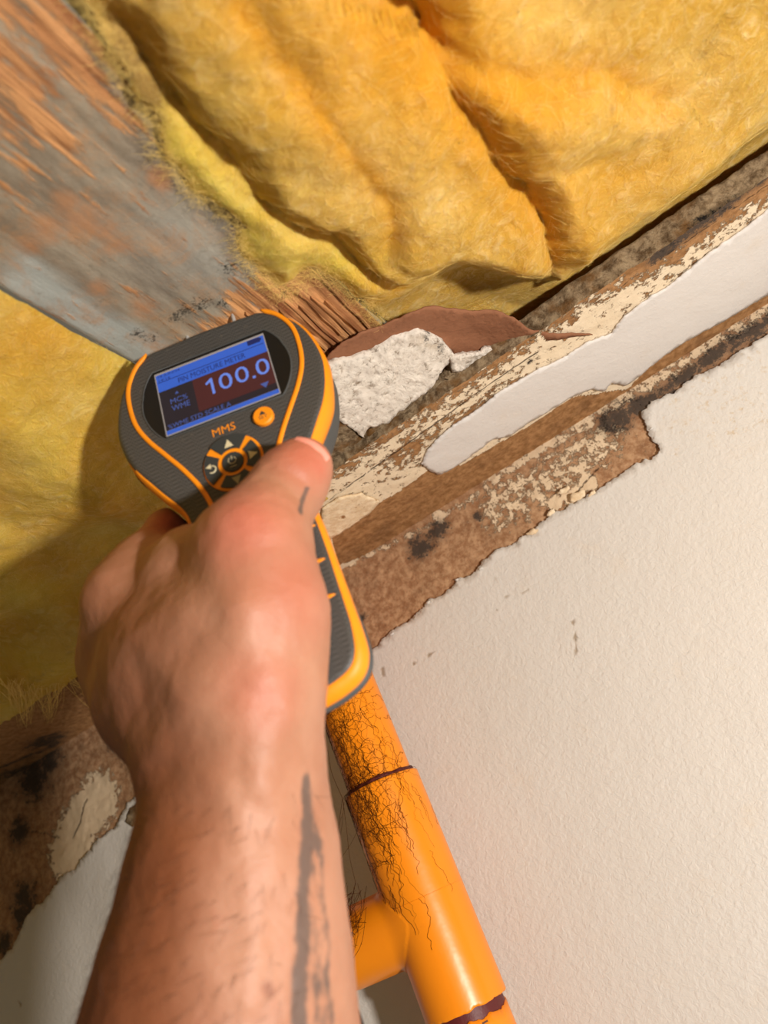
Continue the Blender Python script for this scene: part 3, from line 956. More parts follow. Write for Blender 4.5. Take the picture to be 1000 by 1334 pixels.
def batt(name, base, label, inside, height, bounds, step, attrs, nf, seed):
    gx = np.arange(bounds[0], bounds[1], step); gy = np.arange(bounds[2], bounds[3], step)
    X, Y = np.meshgrid(gx, gy, indexing='ij')
    P = np.stack([X, Y], -1)
    Z = height(P)
    V = np.stack([X, Y, Z], -1)
    dx = np.gradient(V, axis=0); dy = np.gradient(V, axis=1)
    N = np.cross(dy, dx); N /= np.linalg.norm(N, axis=-1)[..., None]     # facing down
    keep = inside(P)
    F = flip(grid_faces(len(gx), len(gy)))
    kf = keep.ravel()[F].all(1)
    F = F[kf]
    used = np.unique(F); remap = np.full(X.size, -1); remap[used] = np.arange(len(used))
    Vf = V.reshape(-1, 3)[used]; Nf = N.reshape(-1, 3)[used]
    at = {k: f(P).ravel()[used] for k, f in attrs.items()}
    nv = len(used)
    Fm = remap[F]
    # solid: a far side 60 mm up closes the batt
    e = np.sort(np.concatenate([Fm[:, [0, 1]], Fm[:, [1, 2]], Fm[:, [2, 3]], Fm[:, [3, 0]]]), 1)
    de = np.concatenate([Fm[:, [0, 1]], Fm[:, [1, 2]], Fm[:, [2, 3]], Fm[:, [3, 0]]])
    key = e[:, 0] * nv + e[:, 1]
    u, ix, ct = np.unique(key, return_index=True, return_counts=True)
    rim = de[ix[ct == 1]]
    ridx = np.unique(rim); rmap = np.full(nv, -1); rmap[ridx] = np.arange(len(ridx)) + nv
    Vr = Vf[ridx].copy(); Vr[:, 2] = np.maximum(Vr[:, 2] + 1.0, 0) + 45
    inx = (Vr[:, 0] > JX0 - 2) & (Vr[:, 0] < JX1 + 2)
    Vr[inx, 2] = Vf[ridx][inx, 2] + 0.5
    inx = (Vr[:, 1] > -126) & (Vf[ridx][:, 2] < 2)
    Vr[inx, 2] = Vf[ridx][inx, 2] + 1.0
    side = np.stack([rim[:, 1], rim[:, 0], rmap[rim[:, 0]], rmap[rim[:, 1]]], -1)
    root = thing(name, base, label, 'insulation')
    at2 = {k: np.concatenate([v, np.zeros(len(ridx))]) for k, v in at.items()}
    obj('wool_body', np.vstack([Vf, Vr]), np.vstack([Fm, side]), MAT_WOOL, root, at2)
    fibres('loose_fibres', root, Vf + Nf * 0.2, Nf, nf, 4, 13, 0.03, seed, 0.7)
    return root, Vf, Nf


ZR = 18.0
rb_px = [(72, -60), (101, -4), (137, 60), (158, 105), (190, 140), (205, 175), (212, 205), (240, 238), (272, 256), (300, 276), (312, 290), (314, 325), (328, 350), (346, 368), (366, 374),
         (385, 362), (396, 340), (412, 346), (445, 368), (470, 392), (497, 418)]
rbound = [np.array(CXY(*p, ZR)) for p in rb_px]
rpoly = rbound + [np.array(q) for q in [(-57, -150), (-57, -108), (420, -108), (420, -560), (rbound[0][0], -560)]]
rpoly = [tuple(q) for q in rpoly]
jl = jag(rbound, 1.6, 3.0, 12, closed=False)
rpj = np.vstack([jl, np.array([(-57, -150), (-57, 60), (420, 60), (420, -560), (rbound[0][0], -560)])])


def L(*pts, z=5.0):
    return [CXY(*p, z) for p in pts]


V1 = L((170, 40), (205, 95), (240, 150), (290, 203), (350, 262), (420, 312), (480, 352), (530, 402))
V2 = L((540, -20), (552, 50), (575, 110), (620, 165), (655, 215), (690, 262), (716, 305), (722, 350))
V3 = L((552, 45), (600, 72), (650, 88), (715, 92), (760, 80), (800, 95), (850, 122))
V4 = L((300, -10), (345, 45), (400, 120), (430, 170), (470, 205), (500, 255), (505, 300))
V5 = L((505, 300), (530, 345), (560, 390))
V6 = L((640, 130), (700, 190), (790, 200))


def crease(P, line, amp, wid, jit=5.0):
    d = line_dist(P, line)
    return amp * (np.exp(-(d / wid) ** 2) * 0.55 + 0.45 * np.exp(-d / (wid * 0.55)))


def side_of(P, line):
    """signed distance-like: + on the left of the polyline"""
    best = np.full(P.shape[:-1], 1e9); sg = np.zeros(P.shape[:-1])
    for a, b in zip(line[:-1], line[1:]):
        a = np.array(a); b = np.array(b); d = seg_dist(P, a, b)
        t = b - a
        s = t[0] * (P[..., 1] - a[1]) - t[1] * (P[..., 0] - a[0])
        k = d < best
        best = np.where(k, d, best); sg = np.where(k, np.sign(s), sg)
    return best * sg


def right_height(P):
    Pn = P + np.stack([5 * fbm(P[..., 0] / 30, P[..., 1] / 30, 1.5, 3), 5 * fbm(P[..., 0] / 30, P[..., 1] / 30, 8.5, 3)], -1)
    db = line_dist(P, [tuple(q) for q in jl[::3]])
    B_ = -1.5 + 16.5 * (1 - np.exp(-db / 17.0))
    B_ = B_ + 13 * np.exp(-((Pn[..., 0] + 5) / 55) ** 2) + 5 * np.exp(-((Pn[..., 0] - 90) / 50) ** 2)
    B_ = B_ - crease(Pn, V1, 11, 5.5) - crease(Pn, V2, 12, 8) - crease(Pn, V3, 7, 6) - crease(Pn, V4, 3.0, 6) - crease(Pn, V5, 3, 5) - crease(Pn, V6, 2.5, 8)
    s2 = side_of(Pn, V2)
    B_ = B_ + 8 * np.clip(s2 / 14, -1, 1) * np.exp(-np.abs(s2) / 40) * -1
    s3 = side_of(Pn, V3)
    B_ = B_ + 6 * np.clip(s3 / 8, -1, 1) * np.exp(-np.abs(s3) / 28)
    B_ = B_ + 5.0 * fbm(P[..., 0] / 45, P[..., 1] / 45, 3.0, 2) + 1.1 * fbm(P[..., 0] / 13, P[..., 1] / 13, 5.0, 3) + 0.45 * fbm(P[..., 0] / 4, P[..., 1] / 4, 9.0, 3)
    # tuck up behind the ceiling edge
    yc = P[..., 1] - 58 * smooth(-15, 30, P[..., 0])
    e = smooth(-222, -168, yc)
    B_ = B_ * (1 - e) - 6 * e - 0.2 * np.clip(yc + 168, 0, 40)
    z = ZR - B_
    return np.minimum(z, 60)


def rinside(P):
    return in_poly(P, rpj)


ratt = dict(
    orange=lambda P: np.clip(0.85 * np.exp(-line_dist(P, L((430, -40), (450, 20), (500, 30), (545, 20))) / 22) + 0.75 * np.exp(-line_dist(P, V2) / 9)
                             + 0.8 * np.exp(-line_dist(P, V4) / 6) + 0.6 * np.exp(-line_dist(P, V3) / 8) + 0.55 * np.exp(-line_dist(P, V1) / 6)
                             + 0.45 * np.exp(-line_dist(P, L((640, 150), (720, 240), (860, 200))) / 30), 0, 1),
    lemon=lambda P: np.clip(np.exp(-line_dist(P, L((210, 175), (290, 260), (345, 330), (440, 350), z=10)) / 14), 0, 1),
    dirt=lambda P: np.clip(0.95 * np.exp(-line_dist(P, L((165, 75), (190, 120), (210, 150))) / 12) + 0.55 * blobs(P, [(*CXY(930, 40, 5), 16), (*CXY(905, 70, 5), 10)])
                           + 0.45 * blobs(P, [(*CXY(770, 115, 5), 7), (*CXY(775, 135, 5), 6), (*CXY(810, 160, 5), 7), (*CXY(395, 335, 15), 5)])
                           + 0.30 * np.exp(-((P[..., 1] + 120) / 18) ** 2), 0, 1))
rroot, rV, rN = batt('insulation_batt', (100, -300, 30), 'large folded yellow glass wool batt right of the timber joist', rinside, right_height, (-130, 420, -560, 60), 1.6, ratt, 22000, 21)

ledge = jag([(JX0 - 0.8, -104), (-240, -98), (-330, -90), (-420, -93), (-520, -95), (-700, -97)], 1.6, 5.0, 17, closed=False)
# thin wisps of wool lying over the joist along the batt's edge
wsp = []; wsr = []
rse = np.random.RandomState(31)
for k in range(3200):
    q = jl[rse.randint(0, len(jl) - 1)] + rse.normal(0, 1.5, 2) + np.array([rse.uniform(0, 4), 0])
    d = np.array([-rse.uniform(-.3, 1.0), rse.normal(0, .9)]); d /= np.linalg.norm(d); L_ = rse.uniform(3, 8)
    zz = 14.5 + rse.uniform(-3.5, 1.5)
    p0 = np.array([q[0], q[1], zz]); p1 = np.array([q[0] + d[0] * L_, q[1] + d[1] * L_, min(zz + rse.uniform(-1, 2), 16.8)])
    wsp.append(spline([p0, (p0 + p1) / 2 + rse.normal(0, .9, 3) * [1, 1, .4], p1], 6)); wsr.append(rse.uniform(.014, .034))
V, F = tube_arrays(wsp, wsr, 3)
obj('edge_wisps', V, F, MAT_FIBRE, rroot, kind='stuff')

lpoly = [(-700, -560), (JX0 - 0.8, -560)] + [tuple(q) for q in ledge]


def left_height(P):
    x, y = P[..., 0], P[..., 1]
    d = JX0 - x
    z = 24 - 20 * np.exp(-((d - 55) / 45) ** 2) - 12 * np.exp(-((d - 170) / 90) ** 2)
    z = z + 4 * np.exp(-d / 7)
    z = z + 5 * fbm(x / 60, y / 60, 13.0, 2) + 1.2 * fbm(x / 17, y / 17, 15.0, 3) + 0.35 * fbm(x / 4, y / 4, 19.0, 3)
    e = smooth(-165, -114, y)
    dro = np.exp(-((x + 400) / 70) ** 2)
    return z * (1 - e) + (-4.5 - 2.0 * dro) * e


latt = dict(orange=lambda P: np.clip(0.5 + 0.6 * fbm(P[..., 0] / 40, P[..., 1] / 40, 2.0, 3), 0, 1) * 0.7,
            lemon=lambda P: np.clip(0.35 + 0.5 * fbm(P[..., 0] / 60, P[..., 1] / 60, 7.0, 2), 0, 1),
            dirt=lambda P: 0.12 + 0.3 * np.exp(-((P[..., 1] + 118) / 14) ** 2))
lroot, lV, lN = batt('insulation_batt', (-330, -300, 35), 'yellow glass wool batt left of the joist, behind the hand', lambda P: in_poly(P, lpoly), left_height, (-700, JX0, -560, -80), 1.7, latt, 9000, 22)
# wisps hanging over the ceiling edge at the left
wis = []
rr = []
rsw = np.random.RandomState(8)
for (ax, ay, bx, by, n) in [(30, 915, 32, 948, 60), (62, 912, 60, 945, 50), (100, 905, 128, 926, 40), (12, 905, 22, 925, 40), (120, 890, 132, 930, 50)]:
    for k in range(n):
        p0 = on_level(ax + rsw.uniform(-22, 22), ay - 15 + rsw.uniform(-8, 4), -6.5) ; p1 = on_level(bx + rsw.uniform(-9, 9), by + rsw.uniform(-26, 3), -7.5)
        pm = (p0 + p1) / 2 + rsw.normal(0, 2, 3)
        wis.append(spline([p0, pm, p1], 7)); rr.append(rsw.uniform(.05, .16) * np.linspace(1.4, .2, 7))
V, F = tube_arrays(wis, rr, 4)
obj('hanging_wisps', V, F, MAT_FIBRE, lroot, kind='stuff')

# ================================================================== PIPE
PXo, PYo = -211.5, -47.0
pipe = thing('waste_pipe', (PXo, PYo, -330), 'orange painted vertical waste pipe with a side tee on the white wall', 'pipe')


def pipe_z(px, py):
    return on_wall(px, py, PYo)[2]


Ztop = pipe_z(497, 1018); Zbot = pipe_z(606, 1312)


def cyl(name, r, z0, z1, mat, parent, n=72, nz=40, top=None, bot=None, label=None):
    a = np.linspace(0, 2 * math.pi, n, endpoint=False)
    rows = np.linspace(0, 1, nz)
    zt = np.full(n, z1, float) if top is None else top(a)
    zb = np.full(n, z0, float) if bot is None else bot(a)
    Zr = zb[:, None] + (zt - zb)[:, None] * rows[None, :]
    V = np.stack([PXo + r * np.cos(a)[:, None] + 0 * Zr, PYo + r * np.sin(a)[:, None] + 0 * Zr, Zr], -1).reshape(-1, 3)
    ri = r - 1.6
    Vi = V.copy().reshape(n, nz, 3)[:, [0, -1]]
    Vi[..., 0] = PXo + (Vi[..., 0] - PXo) * ri / r; Vi[..., 1] = PYo + (Vi[..., 1] - PYo) * ri / r
    F = grid_faces(n, nz, True)
    b = n * nz
    i = np.arange(n); i2 = (i + 1) % n
    F2 = np.stack([i * nz, b + i * 2, b + i2 * 2, i2 * nz], -1)
    F3 = np.stack([i * nz + nz - 1, i2 * nz + nz - 1, b + i2 * 2 + 1, b + i * 2 + 1], -1)
    return obj(name, np.vstack([V, Vi.reshape(-1, 3)]), np.vstack([F, F2, F3]), mat, parent, label=label)


cyl('upper_pipe', 20.0, Ztop - 20, -1.2, MAT_PIPE, pipe)
cyl('seal_ring', 21.4, Ztop - 3, Ztop + 1.2, MAT_MAROON, pipe, nz=4, top=lambda a: Ztop + .7 + 1.0 * pn(np.cos(a) * 4, np.sin(a) * 4, 1.0), label='dark maroon joint gap')
jb = lambda a: Zbot + 1.4 * fbm(np.cos(a) * 5, np.sin(a) * 5, 3.0, 4)
# tee body with branch, one continuous surface
st = 0.9
o0 = np.array([PXo - 66, PYo - 30, Zbot - 6]); o1 = np.array([PXo + 30, PYo + 30, Ztop + 6])
ax_ = [np.arange(o0[k], o1[k], st) for k in range(3)]
GX, GY, GZ = np.meshgrid(*ax_, indexing='ij')
ang = np.arctan2(GY - PYo, GX - PXo)
dm = np.hypot(GX - PXo, GY - PYo) - 23.2
zc = pipe_z(575, 1180) - 1
rbz = GZ - zc
db = np.maximum(np.hypot(GY - PYo, rbz) - 21.0, np.maximum(GX - PXo, -(GX - (PXo - 60))))
h = np.clip(0.5 + 0.5 * (db - dm) / 5.0, 0, 1)
dd = db * (1 - h) + dm * h - 5.0 * h * (1 - h)
cut_t = GZ - (Ztop - 1.2)
cut_b = (Zbot + 1.2 * pn(np.cos(ang) * 6, np.sin(ang) * 6, 3.0)) - GZ
end_b = (PXo - 58) - GX
rr_ = 1.2
dd = np.maximum(np.maximum(dd, np.maximum(cut_t, cut_b)), end_b)
Vt, Ft = surface_nets(dd, o0, st)
# snap to true cylinder where it is one
rad = np.hypot(Vt[:, 0] - PXo, Vt[:, 1] - PYo)
k = (np.abs(rad - 23.2) < 0.5) & (Vt[:, 2] < Ztop - 2.0) & (Vt[:, 2] > Zbot + 2.5)
sc_ = 23.2 / rad[k]
Vt[k, 0] = PXo + (Vt[k, 0] - PXo) * sc_; Vt[k, 1] = PYo + (Vt[k, 1] - PYo) * sc_
tee = obj('tee_fitting', Vt, Ft, MAT_PIPE, pipe)
# mould line round the tee
a = np.linspace(-math.pi, 0.6, 80)
ml = np.stack([PXo + 23.2 * np.cos(a), PYo + 23.2 * np.sin(a), zc + 9 + 0 * a], -1)
V, F = tube_arrays([ml], [0.22], 6)
obj('mould_line', V, F, MAT_PIPE, tee)
cyl('bare_pipe', 20.4, Zbot - 200, Zbot + 12, MAT_MAROON, pipe, label='maroon pipe showing under the chipped paint')
cyl('lower_pipe', 21.2, Zbot - 200, Zbot - 7, MAT_PIPE, pipe, n=144, top=lambda a: Zbot - 3.2 + 1.2 * fbm(np.cos(a) * 4.5, np.sin(a) * 4.5, 5.0, 5) - 2.2 * np.clip(np.cos(a + 0.35), 0, 1) ** 2,
    label='orange paint with a chipped upper edge')


def text_mesh(s):
    cu = bpy.data.curves.new('text', 'FONT'); cu.body = s; cu.resolution_u = 3
    to = bpy.data.objects.new('text', cu); COL.objects.link(to)
    bpy.context.view_layer.update()
    dg = bpy.context.evaluated_depsgraph_get()
    me = bpy.data.meshes.new_from_object(to.evaluated_get(dg))
    v = np.array([q.co[:] for q in me.vertices]); f = [tuple(p.vertices) for p in me.polygons]
    bpy.data.objects.remove(to); bpy.data.meshes.remove(me)
    return v, f


v, f = text_mesh('25')
v = v[:, :2]; v = (v - v.min(0)) / (v.max(0) - v.min(0))
pb = on_wall(627, 1326, PYo - 20)
a0 = math.atan2(pb[1] - PYo, pb[0] - PXo)
sx, sy = 10.0, 6.5
aa = a0 + (v[:, 0] - .62) * sx / 21.3
vv = np.stack([PXo + 21.35 * np.cos(aa), PYo + 21.35 * np.sin(aa), pb[2] - 5.6 + (v[:, 1] - .5) * sy], -1)
obj('printed_number', vv, f, MAT_PRINT, pipe, smooth_=False, label='brown printed digits 25')

# cobweb strands over the pipe
rc = np.random.RandomState(14)
paths = []; radii = []


def on_pipe(ang_, z, lift):
    r = (20.0 if z > Ztop else 23.2) + lift
    return np.array([PXo + r * math.cos(ang_), PYo + r * math.sin(ang_), z])


LEFT = -math.pi * 0.80
for k in range(420):
    up = rc.rand() < .62
    z = rc.uniform(Ztop - 2, Ztop + 62) if up else Ztop - abs(rc.normal(0, 26))
    an = LEFT + abs(rc.normal(0, .7)) if rc.rand() < .72 else rc.uniform(-2.8, -0.2)
    n = rc.randint(8, 22); zdir = rc.uniform(-1, 1); hor = rc.rand() < .45 and (up or an < -1.9)
    p = []
    for i in range(n):
        p.append(on_pipe(an, z, rc.uniform(.15, .6)))
        if hor:
            an += rc.uniform(.02, .10); z += rc.normal(0, .8) + .5 * zdir
        else:
            an += rc.normal(0, .04); z += rc.uniform(.8, 2.4) * (1 if zdir > 0 else -1)
        if z < zc - 22 or z > -40 or an > .2:
            break
    if len(p) > 4:
        q = [x for x in p]
        paths.append(spline(q, len(q) * 2)); radii.append(rc.uniform(.03, .095))
for (a_, b_, r_) in [((416, 940), (446, 1040), .16), ((446, 1040), (430, 1115), .14), ((448, 1045), (436, 1150), .12), ((446, 1040), (463, 1150), .14), ((463, 1150), (447, 1205), .22), ((462, 1155), (452, 1240), .2),
                     ((452, 1150), (440, 1190), .12), ((440, 1120), (446, 1060), .1), ((436, 1140), (470, 1070), .1), ((447, 1200), (455, 1265), .3), ((460, 1265), (467, 1320), .2), ((415, 930), (418, 965), .2),
                     ((440, 1185), (449, 1225), .2), ((455, 1170), (449, 1215), .25), ((470, 1160), (452, 1220), .15), ((480, 1210), (452, 1240), .15), ((438, 1190), (452, 1262), .25)]:
    p0 = on_wall(*a_, PYo - 15); p1 = on_wall(*b_, PYo - 15)
    m1 = p0 * .66 + p1 * .34 + rc.normal(0, 1.2, 3); m2 = p0 * .33 + p1 * .67 + rc.normal(0, 1.2, 3)
    paths.append(spline([p0, m1, m2, p1], 14)); radii.append(r_)
for k in range(60):      # tangle over the branch
    p0 = on_wall(rc.uniform(442, 478), rc.uniform(1150, 1235), PYo - 22); p1 = on_wall(rc.uniform(442, 462), rc.uniform(1195, 1268), PYo - 20)
    m1 = (p0 + p1) / 2 + rc.normal(0, 4, 3)
    paths.append(spline([p0, m1, p1], 10)); radii.append(rc.uniform(.05, .14))
V, F = tube_arrays(paths, radii, 4)
web = obj('cobweb', V, F, MAT_WEB)
tag(web, 'dark tangled cobweb strands clinging to the upper orange pipe and tee', 'cobweb', kind='stuff')

# ================================================================== MOISTURE METER (u across, v along, t towards the viewer)
HO = Pc(275, 430, 312)
av = np.array([-.292, -.85, .45]); av /= np.linalg.norm(av)
wv = np.array([.935, -.347, -.05]); wv -= av * (av @ wv); wv /= np.linalg.norm(wv)
nv_ = np.cross(wv, av)
U0 = -3.5


def mm(u, v, t=0.0):
    u, v, t = np.broadcast_arrays(np.asarray(u, float), np.asarray(v, float), np.asarray(t, float))
    p = HO + u[..., None] * wv + v[..., None] * av + t[..., None] * nv_
    return cam2w(p)


HWV = np.array([-163.2, -162.6, -161, -158, -153, -145, -124, -105, -97, -90, -84, -77, -66, -53, -40, -31, -20.5, -12, -5, -1.2, 1.0, 2.0])
HW = np.array([0.0, 8.0, 15.0, 21.5, 25.2, 26.2, 25.2, 24.2, 23.4, 22.6, 22.6, 24.6, 32.0, 39.6, 43.3, 43.9, 42.0, 38.5, 33.0, 28.0, 24.0, 0.0])


def outline(n=150):
    right = np.array(list(zip(HW, HWV)))
    pts = spline(right[1:-1], n)
    pts = np.vstack([[0, HWV[0]], pts, [0, HWV[-1]]])
    left = pts[1:-1][::-1] * np.array([-1, 1])
    c = np.vstack([pts, left])
    d = np.r_[0, np.cumsum(np.linalg.norm(np.diff(np.vstack([c, c[:1]]), axis=0), axis=1))]
    s = np.linspace(0, d[-1], 2 * n, endpoint=False)
    cc = np.vstack([c, c[:1]])
    return np.stack([np.interp(s, d, cc[:, 0]), np.interp(s, d, cc[:, 1])], -1)


OUT = outline()
_t = np.roll(OUT, -2, 0) - np.roll(OUT, 2, 0); _t /= np.linalg.norm(_t, axis=1)[:, None]
ONRM = np.stack([_t[:, 1], -_t[:, 0]], -1)      # outward (loop is counter clockwise)


def tback(v):
    return np.interp(v, [-163, -150, -110, -80, -50, 2], [-14, -18, -25, -30, -34, -30])


def ring(inset, tf):
    if callable(inset):
        inset = inset(OUT[:, 1])[:, None]
    p = OUT - ONRM * inset
    t = tf(OUT[:, 1]) if callable(tf) else np.full(len(OUT), float(tf))
    return np.stack([p[:, 0] + U0, p[:, 1], t], -1)


base_m = mm(U0, -163, -8)
meter = thing('moisture_meter', base_m, 'grey and orange handheld moisture meter with lit screen held against the joist', 'meter')


def loft(name, rings, mat, cap0=False, cap1=False, label=None):
    n = len(rings[0]); R = np.stack(rings, 1)
    V = R.reshape(-1, 3); k = len(rings)
    F = [tuple(q) for q in grid_faces(n, k, True)]
    if cap0:
        F.append(tuple((np.arange(n) * k)[::-1]))
    if cap1:
        F.append(tuple(np.arange(n) * k + k - 1))
    F = [tuple(q)[::-1] for q in F]
    W_ = mm(V[:, 0], V[:, 1], V[:, 2])
    return obj(name, W_, F, mat, meter, label=label)


tw = lambda v: np.interp(v, [-163, -150, -90, -50, -10, 2], [-8.5, -9.0, -6.5, -12.5, -9.5, -5])
ci = lambda v: np.interp(v, [-163, -152, -140, -115, -90, -60, -44, 2], [3.4, 2.7, 1.4, 0.7, 0.6, 1.1, 0.4, 0.4])
hd = lambda v: smooth(-56, -40, v) * np.maximum(smooth(8, -8, OUT[:, 0]), smooth(-9, -2, v))
dome = lambda v: 0.0 * v
loft('front_shell', [ring(lambda v: ci(v) - .2 - .9 * hd(v), lambda v: -1.4 - 3.6 * hd(v)), ring(lambda v: ci(v) - .1 - .8 * hd(v), lambda v: -1.2 - 1.6 * hd(v)), ring(lambda v: ci(v) + .3, -0.7), ring(lambda v: ci(v) + 1.2, -0.12), ring(lambda v: ci(v) + 2.2, 0.0)], MAT_SHELL, cap1=True, label='dark grey woven-pattern front shell')
loft('side_trim', [ring(1.3, lambda v: tw(v) - .8), ring(lambda v: -0.2 + 2.5 * smooth(-14, -5, v), tw), ring(lambda v: -0.9 + .9 * hd(v) + 2.5 * smooth(-14, -5, v), lambda v: tw(v) * .6 - .6), ring(lambda v: -0.6 + .8 * hd(v) + 2.5 * smooth(-14, -5, v), lambda v: -2.0 - .35 * ci(v)), ring(lambda v: ci(v) * .45 - .1 + 2.5 * hd(v), lambda v: -.9 - .22 * ci(v) - 2 * hd(v)), ring(lambda v: ci(v) - .1 + 2.5 * hd(v), lambda v: -0.55 - 2 * hd(v)), ring(lambda v: ci(v) + .5 + 2.5 * hd(v), lambda v: -.9 - 2 * hd(v))], MAT_ORANGE, label='orange rubber band around the sides')
loft('back_shell', [ring(12, tback), ring(6, lambda v: tback(v) + 1.5), ring(2.6, lambda v: tback(v) + 5), ring(0.2, lambda v: np.minimum(tw(v) - 3.0, tback(v) + 12)), ring(lambda v: np.interp(v, [-163, -140, -120], [-1.3, -1.0, .2]), lambda v: tw(v) - 2.2), ring(lambda v: np.interp(v, [-163, -140, -120], [-1.3, -1.0, .2]), lambda v: tw(v) - .3), ring(1.5, lambda v: tw(v) - .1)], MAT_GREY, cap0=True,
     label='dark grey rubber back shell')


def ribbon(name, pts2, w0, h0, mat, parent, t0=0.0, n=60, label=None):
    c = spline(pts2, n)
    T_ = np.gradient(c, axis=0); T_ /= np.linalg.norm(T_, axis=1)[:, None]
    N_ = np.stack([-T_[:, 1], T_[:, 0]], -1)
    prof = [(-1, -.3), (-.95, .6), (-.5, 1), (.5, 1), (.95, .6), (1, -.3)]
    V = []
    for i in range(n):
        q = w0 * min(1.0, (i + .4) / 2, (n - 1 - i + .4) / 2)
        for a_, b_ in prof:
            p = c[i] + N_[i] * q * a_
            V.append((p[0], p[1], t0 + h0 * b_))
    V = np.array(V); k = len(prof)
    F = [(i * k + j, (i + 1) * k + j, (i + 1) * k + j + 1, i * k + j + 1) for i in range(n - 1) for j in range(k - 1)] + [tuple(range(k)), tuple(range((n - 1) * k + k - 1, (n - 1) * k - 1, -1))]
    return obj(name, mm(V[:, 0], V[:, 1], V[:, 2]), F, mat, parent, label=label)


SL = [(-25.5, 0.4), (-31.5, -5), (-35.8, -13.5), (-36.6, -23), (-35.3, -33), (-31.5, -42), (-26, -51), (-20.5, -60), (-15.5, -70), (-12.5, -80), (-11.6, -92)]
for s in (-1, 1):
    ribbon('face_stripe', [(U0 + s * -a_, b_) for a_, b_ in SL], 0.95, 0.7, MAT_ORANGE, meter, label='raised orange stripe' if s < 0 else None)
for s in (-1, 1):
    for v_ in (-102.5, -116.0, -129.7):
        ribbon('grip_mark', [(U0 + s * 13, v_), (U0 + s * 17, v_ + .05), (U0 + s * 22.3, v_ + .1)], 0.9, 0.5, MAT_ORANGE, meter, n=8)
ribbon('handle_slot', [(U0 - 6, -161.7), (U0, -162.3), (U0 + 7.5, -161.9)], 1.5, 1.0, MAT_GREY, meter, t0=-2.6, n=14)


def plate(name, poly, t0, t1, mat, parent, label=None, bevel=0.0):
    poly = np.asarray(poly, float); n = len(poly)
    c = poly.mean(0)
    rings = [(poly, t0)]
    if bevel:
        d = poly - c; L_ = np.linalg.norm(d, axis=1)[:, None]
        rings += [(poly, t1 - bevel), (c + d * (1 - bevel / L_), t1)]
    else:
        rings += [(poly, t1)]
    V = []
    for p, t in rings:
        V += [(x, y, t) for x, y in p]
    V = np.array(V)
    F = []
    for r in range(len(rings) - 1):
        F += [(r * n + i, r * n + (i + 1) % n, (r + 1) * n + (i + 1) % n, (r + 1) * n + i) for i in range(n)]
    F.append(tuple(range((len(rings) - 1) * n, len(rings) * n)))
    F.append(tuple(range(n - 1, -1, -1)))
    return obj(name, mm(V[:, 0], V[:, 1], V[:, 2]), F, mat, parent, smooth_=False, label=label)


def rect(u0, u1, v0, v1):
    return [(u0, v0), (u1, v0), (u1, v1), (u0, v1)]


# screen: corners measured on the face
SU0, SU1, SV0, SV1 = U0 - 24.0, U0 + 24.0, -43.4, -12.0
th = np.linspace(-1, 1, 22)
lens = [(SU1 + .6 + 7.0 * math.cos(x * math.pi / 2) ** .8, (SV0 + SV1) / 2 + x * 16.6) for x in th] + [(SU0 - .6 - 7.0 * math.cos(x * math.pi / 2) ** .8, (SV0 + SV1) / 2 - x * 16.6) for x in th]
lens = [(a_, b_ + (1.0 if b_ > -20 else 0)) for a_, b_ in lens]
plate('screen_bezel', lens, -1.2, 0.12, MAT_BLACK, meter, label='black lens-shaped recess around the screen')
lp = np.array(lens + lens[:1])
V, F = tube_arrays([mm(lp[:, 0], lp[:, 1], 0.1)], [0.35], 6)
obj('bezel_rim', V, F, MAT_GREY, meter)
scr = plate('screen', rect(SU0, SU1, SV0, SV1), -0.5, 0.45, MAT_FRAME, meter, label='lit blue and dark red display')
g = 0.45
plate('title_band', rect(SU0 + .5, SU1 - .4, -21.6, SV1 - 1.0), 0.3, g + .04, MAT_BLUE, scr)
plate('lower_panel', rect(SU0 + .5, SU1 - .4, SV0 + 2.4, -21.6), 0.3, g + .03, MAT_DARKLCD, scr)
plate('red_panel', rect(SU0 + 15.0, SU1 - .4, -37.8, -21.7), 0.3, g + .06, MAT_REDLCD, scr)
plate('bottom_bar', rect(SU0 + .5, SU1 - .4, SV0 + .4, SV0 + 2.3), 0.3, g + .04, MAT_BLUE, scr)
plate('divider_line', rect(SU0 + 1, SU1 - 1, -17.1, -16.85), 0.3, g + .1, MAT_INK, scr)


def text_on(s, u0, u1, v0, v1, t, mat, name, parent=scr):
    v, f = text_mesh(s)
    v = v[:, :2]; v = (v - v.min(0)) / (v.max(0) - v.min(0))
    obj(name, mm(u0 + v[:, 0] * (u1 - u0), v0 + v[:, 1] * (v1 - v0), t), f, mat, parent, smooth_=False)


tz_ = g + .12
text_on('PIN MOISTURE METER', SU0 + 9.5, SU0 + 38.5, -20.6, -18.0, tz_, MAT_INK, 'title_text')
text_on('18 JUN/24', SU0 + 1.5, SU0 + 11, -14.9, -13.5, tz_, MAT_INK, 'date_text')
text_on('14:16', SU0 + 1.5, SU0 + 6.5, -16.7, -15.4, tz_, MAT_INK, 'clock_text')
for ch, a_, b_ in (('0', 25.4, 31.0), ('0', 32.4, 38.0), ('0', 41.2, 46.8)):
    text_on(ch, SU0 + a_, SU0 + b_, -32.0, -24.2, tz_, MAT_DIGIT, 'reading_digit')
plate('reading_digit', [(SU0 + 22.0, -32.0), (SU0 + 23.1, -32.0), (SU0 + 23.1, -24.2), (SU0 + 22.3, -24.2), (SU0 + 19.9, -25.9), (SU0 + 20.2, -26.8), (SU0 + 22.0, -25.8)], 0.3, tz_, MAT_DIGIT, scr)
plate('reading_point', rect(SU0 + 39.1, SU0 + 40.3, -32.0, -30.9), 0.3, tz_, MAT_DIGIT, scr)
text_on('MC%', SU0 + 4.5, SU0 + 11.8, -29.4, -26.9, tz_, MAT_DIM, 'unit_text')
